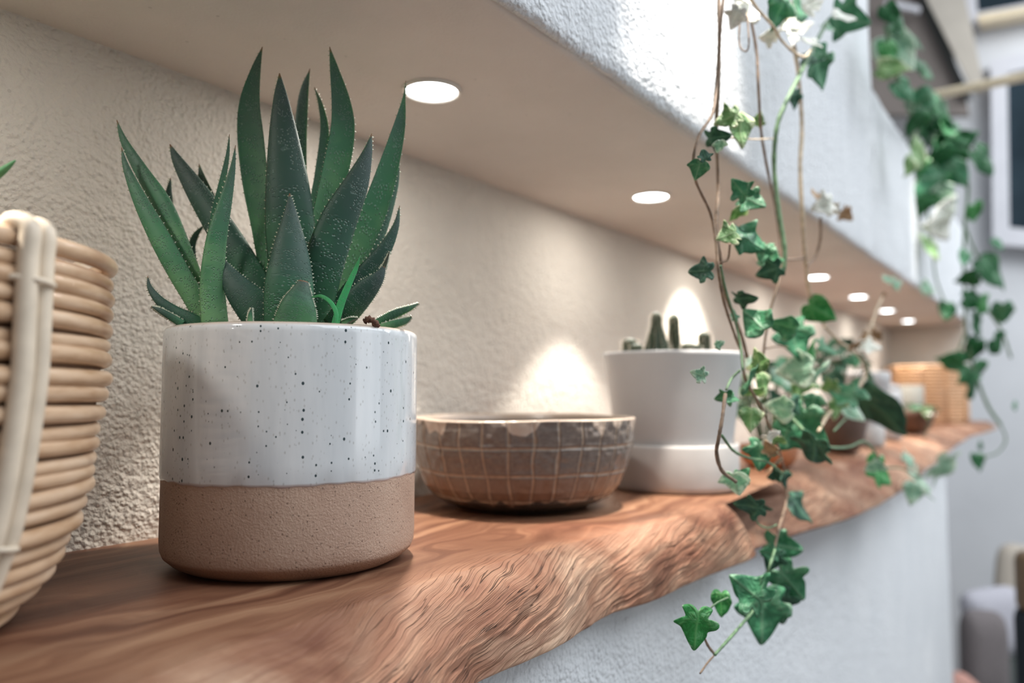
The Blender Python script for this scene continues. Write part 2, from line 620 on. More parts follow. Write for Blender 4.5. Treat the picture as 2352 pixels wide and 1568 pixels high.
    fa = fas.outputs[0]
    # top: long streaks along the board
    warp = t.noise(t.map(uv, (5, 9, 1)), 1.0, 3, 0.5)
    wv = t.n('ShaderNodeVectorMath', {'operation': 'ADD'})
    t.set(wv.inputs[0], t.map(uv, (3.2, 46, 1)))
    t.set(wv.inputs[1], t.n('ShaderNodeCombineXYZ', None, Y=t.math('MULTIPLY', warp, 9.0)).outputs[0])
    streak = t.noise(wv.outputs[0], 1.0, 5, 0.58, 0.4)
    fine = t.noise(t.map(uv, (18, 520, 1)), 1.0, 4, 0.6, 0.3)
    top = t.ramp(streak, [(0.27, (0.075, 0.030, 0.018)), (0.42, (0.17, 0.075, 0.043)), (0.54, (0.28, 0.140, 0.080)), (0.72, (0.48, 0.285, 0.170))])
    top = t.mix(t.math('MULTIPLY', t.step(fine, 0.35, 0.7), 0.35), top, (0.17, 0.065, 0.035))
    us = t.n('ShaderNodeSeparateXYZ', None, Vector=uv).outputs[0]
    heart = t.math('MULTIPLY', t.step(us, 0.42, 0.16), t.step(t.noise(t.map(uv, (2.2, 13, 1), (0, 0, 0), (5.0, 0.6, 0)), 1.0, 3, 0.5, 0.3), 0.36, 0.56))
    top = t.mix(t.math('MULTIPLY', heart, 0.72), top, (0.060, 0.028, 0.020))  # dark wood streaks at the left end, also painting in the basket's shade
    # edge: slanting wavy lines
    uvr = t.map(uv, (1, 1, 1), (0, 0, math.radians(14)))
    w2 = t.noise(t.map(uv, (11, 15, 1)), 1.0, 3, 0.5)
    wv2 = t.n('ShaderNodeVectorMath', {'operation': 'ADD'})
    t.set(wv2.inputs[0], t.map(uvr, (13, 430, 1)))
    t.set(wv2.inputs[1], t.n('ShaderNodeCombineXYZ', None, Y=t.math('MULTIPLY', w2, 9.0)).outputs[0])
    lines = t.noise(wv2.outputs[0], 1.0, 5, 0.62, 0.2)
    patch = t.noise(t.map(uv, (9, 16, 1)), 1.0, 4, 0.6, 1.0)
    edge = t.ramp(patch, [(0.30, (0.17, 0.060, 0.033)), (0.43, (0.32, 0.155, 0.092)), (0.56, (0.48, 0.29, 0.19)), (0.72, (0.66, 0.46, 0.32))])
    edge = t.mix(t.math('MULTIPLY', t.step(lines, 0.60, 0.38), 0.45), edge, (0.20, 0.080, 0.050))
    crackm = t.noise(t.map(uv, (7, 22, 1), (0, 0, 0), (3.1, 1.7, 0)), 1.0, 2, 0.5)
    wv3 = t.n('ShaderNodeVectorMath', {'operation': 'ADD'})
    t.set(wv3.inputs[0], t.map(uvr, (11, 300, 1)))
    t.set(wv3.inputs[1], t.n('ShaderNodeCombineXYZ', None, Y=t.math('MULTIPLY', w2, 6.3)).outputs[0])
    crk = t.math('ABSOLUTE', t.math('SUBTRACT', t.noise(wv3.outputs[0], 1.0, 2, 0.5, 0.15), 0.5))
    crack = t.math('MULTIPLY', t.step(crk, 0.016, 0.003), t.step(crackm, 0.42, 0.58))
    edge = t.mix(t.math('MULTIPLY', crack, 0.85), edge, (0.045, 0.018, 0.012))
    edge = t.mix(t.math('MULTIPLY', fas.outputs[1], 0.80), edge, (0.10, 0.048, 0.030))  # shade of the notch recess painted into the wood colour
    col = t.mix(fa, top, edge)
    rough = t.math('ADD', 0.46, t.math('MULTIPLY', fa, 0.14))
    h = t.math('SUBTRACT', t.math('ADD', t.math('MULTIPLY', t.math('MULTIPLY', lines, fa), 1.2), t.math('MULTIPLY', fine, 0.12)), t.math('MULTIPLY', t.math('MULTIPLY', crack, fa), 0.8))
    t.out(col, rough, t.bump(h, 0.9, 0.0022), Specular_IOR_Level=0.25)
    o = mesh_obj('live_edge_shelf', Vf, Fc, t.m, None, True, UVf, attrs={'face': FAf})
    return tag(o, 'reddish brown live edge wooden shelf running through the wall niche', 'shelf')


build_shelf()

# ------------------------------------------------------------------ aloe in the two-tone stoneware pot
POT = Vector((0.2845, 0.3628, 0.0))
t = NT('speckled_glaze')
c = t.coord()
base = t.ramp(t.noise(t.map(c, (60, 60, 9)), 1, 4, 0.6), [(0.3, (0.56, 0.585, 0.60)), (0.7, (0.70, 0.715, 0.72))])
v1 = t.n('ShaderNodeTexVoronoi', None, Vector=t.map(c, (1, 1, 0.8)), Scale=330.0)
pick = t.math('GREATER_THAN', t.n('ShaderNodeSeparateColor', None, Color=v1.outputs['Color']).outputs[0], 0.60)
sz = t.math('MULTIPLY', t.n('ShaderNodeSeparateColor', None, Color=v1.outputs['Color']).outputs[1], 0.22)
d1 = t.math('MULTIPLY', t.step(t.math('SUBTRACT', v1.outputs['Distance'], sz), 0.06, -0.02), pick)
v2 = t.n('ShaderNodeTexVoronoi', None, Vector=t.map(c, (1, 1, 0.6)), Scale=560.0)
pick2 = t.math('GREATER_THAN', t.n('ShaderNodeSeparateColor', None, Color=v2.outputs['Color']).outputs[0], 0.62)
d2 = t.math('MULTIPLY', t.math('MULTIPLY', t.step(v2.outputs['Distance'], 0.34, 0.1), pick2), 0.5)
col = t.mix(d2, base, (0.30, 0.29, 0.27))
col = t.mix(d1, col, (0.035, 0.055, 0.06))
zc = t.n('ShaderNodeSeparateXYZ', None, Vector=c).outputs[2]
edge = t.step(zc, 0.0497, 0.0478)
col = t.mix(t.math('MULTIPLY', edge, 0.7), col, (0.40, 0.24, 0.20))
lip = t.step(zc, 0.1275, 0.1290)
col = t.mix(t.math('MULTIPLY', lip, 0.75), col, (0.47, 0.33, 0.23))
t.out(col, 0.10, t.bump(t.noise(c, 40, 2), 0.08, 0.001), Coat_Weight=0.25, Coat_Roughness=0.05)
M['glaze'] = t.m
t = NT('bare_stoneware')
c = t.coord()
b = t.ramp(t.noise(c, 35, 4), [(0.3, (0.41, 0.26, 0.185)), (0.7, (0.50, 0.34, 0.25))])
v = t.n('ShaderNodeTexVoronoi', None, Vector=c, Scale=520.0)
pk = t.math('GREATER_THAN', t.n('ShaderNodeSeparateColor', None, Color=v.outputs['Color']).outputs[0], 0.72)
b = t.mix(t.math('MULTIPLY', t.math('MULTIPLY', t.step(v.outputs['Distance'], 0.32, 0.12), pk), 0.8), b, (0.11, 0.055, 0.035))
g = t.noise(c, 800, 4, 0.65)
b = t.mix(t.math('MULTIPLY', t.step(g, 0.5, 0.75), 0.25), b, (0.62, 0.48, 0.38))
zc = t.n('ShaderNodeSeparateXYZ', None, Vector=c).outputs[2]
b = t.mix(t.math('MULTIPLY', t.step(zc, 0.0088, 0.0070), 0.75), b, (0.25, 0.115, 0.055))
t.out(b, 0.62, t.bump(g, 0.9, 0.0010))
M['stoneware'] = t.m
M['soil'] = simple('soil', (0.10, 0.055, 0.035), 0.95, 300, 0.6, 1.0, 0.004)

aloe = tag(empty('potted_aloe', POT), 'dark green aloe with upright toothed leaves in white speckled and bare clay pot', 'plant')
R0, HP, ZG = 0.070, 0.1295, 0.0485
pot = lathe('pot', [(0, 0.0016), (0.050, 0.0014), (0.0545, 0.0), (0.0590, 0.0006), (0.0640, 0.0032), (0.0678, 0.0066), (0.0692, 0.0100), (R0 - 0.0004, 0.015), (R0 - 0.0004, ZG), (R0 - 0.0008, HP - 0.004), (R0 - 0.003, HP - 0.0015), (R0 - 0.0045, HP - 0.003), (R0 - 0.0048, 0.02), (R0 - 0.008, 0.012), (0, 0.011)], 160, M['stoneware'], aloe)
def gw(r, z, a):
    if z < ZG + 0.0012:
        z += 0.0004 * math.sin(a * 9) + 0.0003 * math.sin(a * 31 + 1)
    return r, z
lathe('glaze', [(R0 - 0.0005, ZG - 0.0004), (R0 + 0.0001, ZG + 0.0002), (R0 + 0.0004, ZG + 0.0012)] + [(R0 + 0.0004, ZG + 0.0012 + (HP - ZG - 0.006) * k / 8) for k in range(1, 9)] +
      [(R0 + 0.0003, HP - 0.0022), (R0 - 0.0008, HP - 0.0006), (R0 - 0.0022, HP), (R0 - 0.0038, HP - 0.0006), (R0 - 0.0046, HP - 0.003), (R0 - 0.0049, HP - 0.02), (R0 - 0.0045, HP - 0.021)], 200, M['glaze'], pot, wob=gw)
def soil_disc(name, r, z, parent, mat, amp=0.0025, seed=0):
    V, Fc = [(0, 0, z)], []
    nr, na = 8, 40
    for i in range(1, nr + 1):
        for j in range(na):
            a = 2 * math.pi * j / na
            rr = r * i / nr
            V.append((rr * math.cos(a), rr * math.sin(a), z + random.uniform(-amp, amp)))
    for j in range(na):
        Fc.append((0, 1 + j, 1 + (j + 1) % na))
    for i in range(nr - 1):
        for j in range(na):
            p, q = 1 + i * na + j, 1 + i * na + (j + 1) % na
            Fc.append((p, p + na, q + na, q))
    n0 = len(V)
    for j in range(na):
        V.append((r * math.cos(2 * math.pi * j / na), r * math.sin(2 * math.pi * j / na), z - 0.01))
    for j in range(na):
        p, q = 1 + (nr - 1) * na + j, 1 + (nr - 1) * na + (j + 1) % na
        Fc.append((p, n0 + j, n0 + (j + 1) % na, q))
    return mesh_obj(name, V, Fc, mat, parent)
soil_disc('soil', 0.0648, 0.119, aloe, M['soil'])


def aloe_mat(name, dark, mid, light, dead=(0.22, 0.10, 0.05)):
    t = NT(name)
    uv = t.coord('UV')
    sx = t.n('ShaderNodeSeparateXYZ', None, Vector=uv)
    u, v = sx.outputs[0], sx.outputs[1]
    n1 = t.noise(t.map(t.coord(), (1, 1, 1)), 45, 3, 0.5)
    f = t.math('ADD', t.math('MULTIPLY', n1, 0.5), t.math('MULTIPLY', v, 0.62))
    col = t.ramp(f, [(0.28, light), (0.52, mid), (0.82, dark)])
    # pale tubercles in loose cross rows
    m1 = t.map(uv, (8, 38, 1))
    vor = t.n('ShaderNodeTexVoronoi', {'voronoi_dimensions': '2D'}, Vector=m1, Scale=1.9)
    pick = t.math('GREATER_THAN', t.noise(t.map(uv, (2.0, 24, 1)), 1, 2, 0.5, 0.6), 0.50)
    dots = t.math('MULTIPLY', t.step(vor.outputs['Distance'], 0.34, 0.10), pick)
    wav = t.noise(t.map(uv, (5, 42, 1)), 1, 2, 0.5, 0.8)
    rows = t.math('MULTIPLY', t.step(wav, 0.62, 0.72), 0.4)
    marks = t.math('MAXIMUM', dots, rows)
    col = t.mix(t.math('MULTIPLY', marks, 0.42), col, (0.30, 0.40, 0.36))
    tip = t.step(v, 0.955, 0.985)
    col = t.mix(tip, col, dead)
    h = t.math('ADD', marks, t.math('MULTIPLY', n1, 0.5))
    return t.out(col, 0.55, t.bump(h, 0.7, 0.0007), Specular_IOR_Level=0.45, Subsurface_Weight=0.06, Subsurface_Radius=(0.003, 0.006, 0.002), Subsurface_Scale=0.5)


AL = {'d': aloe_mat('aloe_dark', (0.048, 0.078, 0.072), (0.022, 0.075, 0.050), (0.035, 0.15, 0.068)),
      'm': aloe_mat('aloe_mid', (0.055, 0.095, 0.072), (0.032, 0.115, 0.062), (0.075, 0.22, 0.090)),
      'l': aloe_mat('aloe_light', (0.055, 0.120, 0.085), (0.045, 0.175, 0.080), (0.16, 0.34, 0.15)),
      'b': aloe_mat('aloe_bright', (0.03, 0.30, 0.08), (0.04, 0.38, 0.12), (0.06, 0.45, 0.15), (0.03, 0.30, 0.08)),
      'k': aloe_mat('aloe_withered', (0.030, 0.022, 0.016), (0.035, 0.05, 0.03), (0.03, 0.08, 0.04), (0.02, 0.01, 0.01))}
M['tooth'] = simple('aloe_tooth', (0.45, 0.47, 0.36), 0.5)
M['cut'] = simple('cut_leaf_end', (0.55, 0.33, 0.26), 0.6)


def aloe_leaf(pts, tone, face=1, parent=aloe, teeth=True, cut=False, lean=0.0, origin=POT, tooth_gap=0.0034, tlen=0.00095, thick=0.30):
    """pts: (px, py, width_px, depth) from tip to base. face 1: rounded back towards the lens, -1: hollow upper side"""
    P = []
    for (x, y, w, s) in pts[::-1]:
        p = at(x, y, s)
        P.append((p.x, p.y, p.z, w * s / F_PX))
    N, K = 34, 9
    C = smooth_path(P, N)
    C = [np.array(c) for c in C]
    V, UV, Fc, fm = [], [], [], []
    eye = np.array(EYE)
    R_ = np.array(Rt)
    frames = []
    for k in range(N):
        c = C[k][:3]
        wd_ = max(C[k][3], 0.0003)
        tn = C[min(k + 1, N - 1)][:3] - C[max(k - 1, 0)][:3]
        tn /= np.linalg.norm(tn) + 1e-9
        view = eye - c
        view /= np.linalg.norm(view)
        view = view + R_ * lean
        n_ = view - tn * np.dot(view, tn)
        n_ /= np.linalg.norm(n_) + 1e-9
        sd = np.cross(tn, n_)
        frames.append((c, sd, n_, wd_, tn))
        hw = wd_ / 2
        sgn = face
        ring = []
        for i in range(K):                       # rounded side
            a = math.pi * i / (K - 1)
            ring.append((math.cos(a) * hw, sgn * math.sin(a) * hw * thick * 2.0 * 0.8, i / (K - 1)))
        for i in range(K - 2, 0, -1):            # hollow side
            a = math.pi * i / (K - 1)
            ring.append((math.cos(a) * hw * 0.97, sgn * math.sin(a) * hw * thick * (0.55), i / (K - 1)))
        for (s_, h_, u_) in ring:
            V.append(c + sd * s_ + n_ * (h_ - sgn * hw * thick * 0.5))
            UV.append((u_, k / (N - 1)))
    m = 2 * K - 2
    for k in range(N - 1):
        for i in range(m):
            j = (i + 1) % m
            Fc.append((k * m + i, k * m + j, (k + 1) * m + j, (k + 1) * m + i))
            fm.append(0)
    Fc.append(tuple(range(m))[::-1]); fm.append(0)
    Fc.append(tuple((N - 1) * m + i for i in range(m))); fm.append(2 if cut else 0)
    if teeth:
        acc, gap = 0, tooth_gap
        for k in range(2, N - 1):
            c, sd, n_, wd_, tn = frames[k]
            step = np.linalg.norm(C[k][:3] - C[k - 1][:3])
            nt = max(1, int(round(step / gap * 1.0)))
            for q in range(nt):
                f = q / nt
                cc = C[k][:3] * (1 - f) + C[k - 1][:3] * f
                wv = frames[k][3] * (1 - f) + frames[k - 1][3] * f
                for sg in (1, -1):
                    if random.random() < 0.12:
                        continue
                    b0 = cc + sd * sg * (wv / 2 * 0.985) - n_ * (face * wv / 2 * thick * 0.5)
                    L = tlen * random.uniform(0.6, 1.2)
                    i0 = len(V)
                    V += [b0 - tn * L * 0.55, b0 + tn * L * 0.55, b0 + n_ * L * 0.35, b0 - n_ * L * 0.35, b0 + sd * sg * L + tn * L * 0.35]
                    UV += [(0, 0)] * 5
                    for (a_, b_) in ((0, 2), (2, 1), (1, 3), (3, 0)):
                        Fc.append((i0 + a_, i0 + b_, i0 + 4)); fm.append(1)
    V = [np.array(v_) - np.array(origin) for v_ in V]
    return mesh_obj('leaf', V, Fc, None, parent, True, UV, mats=[AL[tone], M['tooth'], M['cut']], fmat=fm)


LV = [
    # back row
    ('m', -1, 0.5, [(712, 157, 1, .470), (697, 220, 24, .468), (689, 320, 32, .465), (688, 430, 34, .46), (690, 560, 30, .455), (680, 745, 26, .45)]),
    ('m', -1, 0.5, [(722, 200, 1, .462), (736, 240, 12, .462), (745, 300, 22, .460), (736, 400, 30, .458), (722, 500, 34, .456), (700, 745, 30, .45)]),
    ('m', 1, 0.2, [(918, 368, 1, .452), (906, 430, 18, .452), (872, 530, 34, .45), (826, 620, 40, .45), (770, 700, 40, .448), (730, 750, 34, .445)]),
    ('d', -1, -.3, [(457, 376, 1, .462), (470, 430, 26, .462), (500, 500, 40, .46), (545, 580, 44, .458), (620, 745, 40, .455)]),
    ('d', 1, 0, [(392, 408, 1, .45), (388, 445, 14, .45), (392, 490, 18, .45), (420, 600, 20, .448), (450, 748, 20, .445)]),
    ('d', 1, 0, [(469, 517, 1, .45), (449, 541, 12, .45), (441, 575, 15, .45), (450, 650, 18, .45), (470, 748, 18, .445)]),
    ('m', -1, -.2, [(603, 107, 1, .450), (588, 160, 22, .449), (574, 235, 46, .448), (576, 310, 60, .447), (588, 420, 60, .446), (608, 540, 52, .445), (640, 745, 46, .445)]),
    ('l', -1, .3, [(757, 107, 1, .445), (768, 160, 22, .445), (783, 235, 46, .445), (786, 300, 58, .445), (770, 390, 62, .445), (742, 500, 54, .445), (712, 610, 46, .445), (690, 745, 40, .445)]),
    ('l', -1, .1, [(932, 185, 1, .440), (928, 225, 7, .440), (917, 290, 28, .441), (896, 370, 44, .442), (864, 470, 58, .443), (820, 570, 62, .444), (768, 670, 54, .444), (725, 750, 44, .444)]),
    ('d', 1, -.2, [(390, 331, 2, .445), (408, 370, 26, .445), (445, 430, 48, .444), (490, 500, 64, .443), (545, 590, 74, .441), (590, 670, 72, .44), (630, 750, 50, .44)]),
    ('d', 1, .0, [(642, 168, 2, .428), (645, 225, 34, .427), (652, 320, 70, .427), (661, 430, 100, .428), (667, 530, 112, .430), (667, 620, 96, .433), (668, 748, 70, .438)]),
    ('d', 1, .2, [(918, 472, 1, .430), (909, 520, 16, .430), (882, 575, 34, .430), (838, 630, 44, .431), (790, 690, 46, .433), (745, 750, 44, .435)]),
    ('d', 1, .2, [(854, 306, 1, .418), (843, 355, 26, .417), (818, 425, 60, .417), (782, 500, 84, .418), (750, 590, 94, .420), (732, 670, 88, .424), (722, 748, 66, .43)]),
    ('k', 1, .0, [(895, 577, 1, .418), (885, 605, 8, .418), (878, 618, 12, .418)]),
    ('d', 1, .2, [(884, 610, 6, .418), (868, 638, 30, .418), (842, 665, 52, .419), (806, 705, 62, .421), (765, 752, 56, .425)]),
    # left offset
    ('l', 1, -.3, [(268, 275, 1, .425), (285, 325, 18, .425), (325, 395, 34, .424), (372, 470, 46, .423), (412, 560, 44, .422), (448, 650, 40, .421), (475, 748, 36, .42)]),
    ('l', 1, -.2, [(279, 338, 1, .412), (290, 385, 16, .412), (322, 460, 34, .412), (366, 545, 48, .412), (410, 625, 50, .412), (448, 690, 48, .413), (476, 748, 42, .414)]),
    ('l', -1, .2, [(527, 308, 1, .421), (522, 360, 9, .421), (508, 430, 16, .42), (494, 500, 22, .42), (482, 600, 26, .42), (480, 740, 26, .418)]),
    ('l', 1, .3, [(541, 333, 1, .410), (534, 390, 14, .410), (519, 460, 30, .409), (502, 530, 44, .408), (492, 600, 52, .408), (489, 670, 58, .409), (495, 748, 62, .41)]),
    # front row
    ('d', 1, -.1, [(500, 580, 2, .414), (518, 618, 32, .412), (548, 665, 66, .411), (590, 712, 88, .411), (625, 752, 80, .413)]),
    ('d', 1, .0, [(665, 444, 2, .410), (667, 485, 28, .408), (667, 545, 66, .405), (666, 605, 96, .403), (664, 665, 112, .402), (664, 750, 112, .404)]),
    ('k', 1, .0, [(370, 598, 2, .43), (383, 612, 9, .43), (398, 628, 13, .43), (422, 662, 14, .43), (455, 745, 14, .425)]),
    ('d', 1, .0, [(339, 634, 1, .409), (345, 662, 12, .409), (368, 692, 22, .409), (402, 717, 30, .41), (440, 735, 34, .411), (470, 750, 34, .413)]),
    ('d', 1, .0, [(347, 703, 1, .405), (368, 713, 12, .405), (392, 727, 16, .406), (420, 744, 18, .408)]),
    ('d', 1, .0, [(963, 696, 1, .430), (940, 708, 12, .428), (905, 722, 20, .427), (865, 742, 18, .427)]),
    ('l', 1, .0, [(946, 727, 2, .424), (930, 737, 14, .424), (905, 744, 18, .424), (872, 752, 16, .424)]),
    ('l', 1, .0, [(578, 707, 1, .392), (575, 722, 9, .392), (574, 745, 14, .392)]),
    ('l', -1, .0, [(822, 730, 1, .40), (805, 733, 8, .40), (785, 742, 12, .40)]),
]
for tone, face, lean, pts in LV:
    aloe_leaf(pts, tone, face, lean=lean)
cutleaf = aloe_leaf([(697, 645, 22, .397), (692, 668, 46, .396), (685, 700, 78, .395), (678, 750, 104, .396)], 'm', 1, cut=True)
cutleaf['label'] = 'short front leaf with a cut pinkish end'
o = aloe_leaf([(827, 588, 1, .402), (818, 615, 10, .402), (800, 655, 15, .401), (782, 700, 18, .401), (768, 752, 18, .402)], 'b', 1, teeth=False, thick=0.12)
o['label'] = 'thin bright green young leaf'
o = aloe_leaf([(716, 682, 3, .394), (738, 680, 8, .392), (760, 695, 10, .391), (772, 720, 10, .391), (770, 752, 10, .392)], 'b', 1, teeth=False, thick=0.12)
o['label'] = 'thin bright green curling shoot'
husk = tube('dry_husk', [at(838, 738, .40) - POT, at(850, 732, .399) - POT, at(862, 742, .40) - POT, at(870, 748, .402) - POT], 0.0016, simple('husk', (0.12, 0.055, 0.035), 0.9, 600, 0.6), aloe, 6, 14, 0.8)

# ------------------------------------------------------------------ rattan basket
BK = Vector((0.029, 0.375, 0.0))
t = NT('rattan_cane')
c = t.coord()
nz = t.noise(t.map(c, (30, 30, 160)), 1.0, 4, 0.6)
col = t.ramp(nz, [(0.3, (0.40, 0.235, 0.125)), (0.5, (0.55, 0.37, 0.235)), (0.72, (0.64, 0.47, 0.33))])
col = t.mix(t.math('MULTIPLY', t.step(t.noise(c, 26, 2), 0.60, 0.70), 0.55), col, (0.30, 0.15, 0.08))
t.out(col, 0.38, t.bump(nz, 0.3, 0.0006), Coat_Weight=0.15)
M['cane'] = t.m
M['splint'] = simple('pale_splint', (0.64, 0.54, 0.42), 0.45, 90, 0.12)
M['light_stop'] = simple('basket_light_stop', (0.16, 0.085, 0.045), 0.9, 90, 0.2)
basket = tag(empty('rattan_basket', BK), 'oval basket of coiled pale rattan cane at the left edge', 'basket')
BP_Z = [0.000, 0.0094, 0.0255, 0.044, 0.0595, 0.079, 0.10, 0.154]
BP_K = [0.70, 0.81, 0.89, 0.938, 0.962, 0.981, 0.997, 1.0]
BA, BB = 0.150, 0.095
def bk(z, a, off=0.0):
    k = float(np.interp(z, BP_Z, BP_K))
    return Vector(((BA * k + off) * math.cos(a), (BB * k + off) * math.sin(a), z))
z = 0.1500
while z > 0.003:
    w = random.uniform(0.0029, 0.0037)
    ph, sp_ = random.uniform(0, 6.28), random.uniform(-0.0012, 0.0006)
    n = 130
    pts = [bk(z, a, -0.0032 + sp_ + 0.0005 * math.sin(3 * a + ph)) + Vector((0, 0, 0.0008 * math.sin(2 * a + ph))) for a in [2 * math.pi * k / n for k in range(n)]]
    tube('cane', pts, w, M['cane'], basket, 12, n, 0.03, closed=True)
    z -= w * 2.06
V_, F_ = [], []
zs_ = [0.002, 0.012, 0.03, 0.05, 0.08, 0.11, 0.144]
for off in (-0.0045, -0.0065):
    for zz in (zs_ if off > -0.005 else zs_[::-1]):
        for q in range(60):
            V_.append(bk(zz, 2 * math.pi * q / 60, off) + Vector((0, 0, 0.0 if off > -0.005 else 0.002)))
for r_i in range(13):
    for q in range(60):
        F_.append((r_i * 60 + q, r_i * 60 + (q + 1) % 60, (r_i + 1) * 60 + (q + 1) % 60, (r_i + 1) * 60 + q))
F_.append(tuple(range(60))[::-1])
F_.append(tuple(13 * 60 + q for q in range(60)))
mesh_obj('gap_backing', V_, F_, M['light_stop'], basket)  # added inner wall, stops light and keeps the gaps between canes dark
def splint(a, rad, side):
    def pt(zz, off):
        p = bk(zz, a, off)
        tg = Vector((-BA * math.sin(a), BB * math.cos(a), 0)).normalized()
        return p + tg * side
    P = [pt(0.148, -0.008), pt(0.1545, -0.004)] + [pt(zz, 0.0022) for zz in np.linspace(0.1525, 0.004, 16)]
    return tube('splint', P, rad, M['splint'], basket, 12, 70)
def az_of(px):
    best, ba = 1e9, 0
    for k in range(1440):
        a = math.radians(k / 4)
        p = BK + bk(0.14, a) - EYE
        nrm = Vector((math.cos(a) / BA, math.sin(a) / BB, 0))
        if nrm.dot(Vector((p.x, p.y, 0))) > 0:
            continue
        x = 1176 + p.dot(Rt) / p.dot(Fh) * F_PX
        if abs(x - px) < best:
            best, ba = abs(x - px), a
    return ba
a0 = az_of(60)
for k in range(6):
    aa = a0 + k * math.pi / 3
    splint(aa, 0.0037, -0.0036)
    splint(aa, 0.0034, 0.0036)
    for zz in (0.1335, 0.040):
        tg = Vector((-BA * math.sin(aa), BB * math.cos(aa), 0)).normalized()
        P = [bk(zz, aa, 0.0066 - 0.0075 * abs(q) ** 3) + tg * (q * 0.0078) + Vector((0, 0, -0.0012 * q)) for q in np.linspace(-1.1, 1.1, 9)]
        tube('binding', P, 0.0012, M['splint'], basket, 8, 27)

# the plant standing in the basket; only one leaf tip enters the frame
pl = tag(empty('aloe', BK + Vector((0, 0, 0.012))), 'aloe standing in the rattan basket, single leaf tip showing at left edge', 'plant')
OR = BK + Vector((0, 0, 0.012))
lathe('nursery_pot', [(0, 0.0), (0.05, 0.0), (0.062, 0.085), (0.065, 0.085), (0.065, 0.09), (0.060, 0.09), (0.058, 0.08), (0, 0.08)], 40, simple('dark_plastic', (0.05, 0.05, 0.05), 0.5), pl)
for k, (dx, dy, h) in enumerate([(-0.05, 0.02, 0.12), (-0.03, -0.05, 0.11), (0.01, 0.06, 0.12), (-0.07, -0.02, 0.09), (-0.02, 0.01, 0.15)]):
    P = [OR + Vector((dx * .15, dy * .15, 0.07)), OR + Vector((dx * .6, dy * .6, 0.07 + h * .6)), OR + Vector((dx * 1.2, dy * 1.2, 0.07 + h))]
    tube('leaf', [p - OR for p in P], lambda f: 0.011 * (1 - f) ** 0.7 + 0.0004, AL['m'], pl, 8, 16)
tipv = at(36, 367, 0.275)
tipv = at(36, 368, 0.33)
P = [OR + Vector((0.0, 0.0, 0.07)), OR + Vector((0.0, -0.01, 0.13)), at(-90, 440, 0.33), at(-10, 402, 0.33), tipv]
tube('leaf', [p - OR for p in P], lambda f: 0.0052 * (1 - f) ** 0.75 + 0.0003, AL['m'], pl, 8, 30)

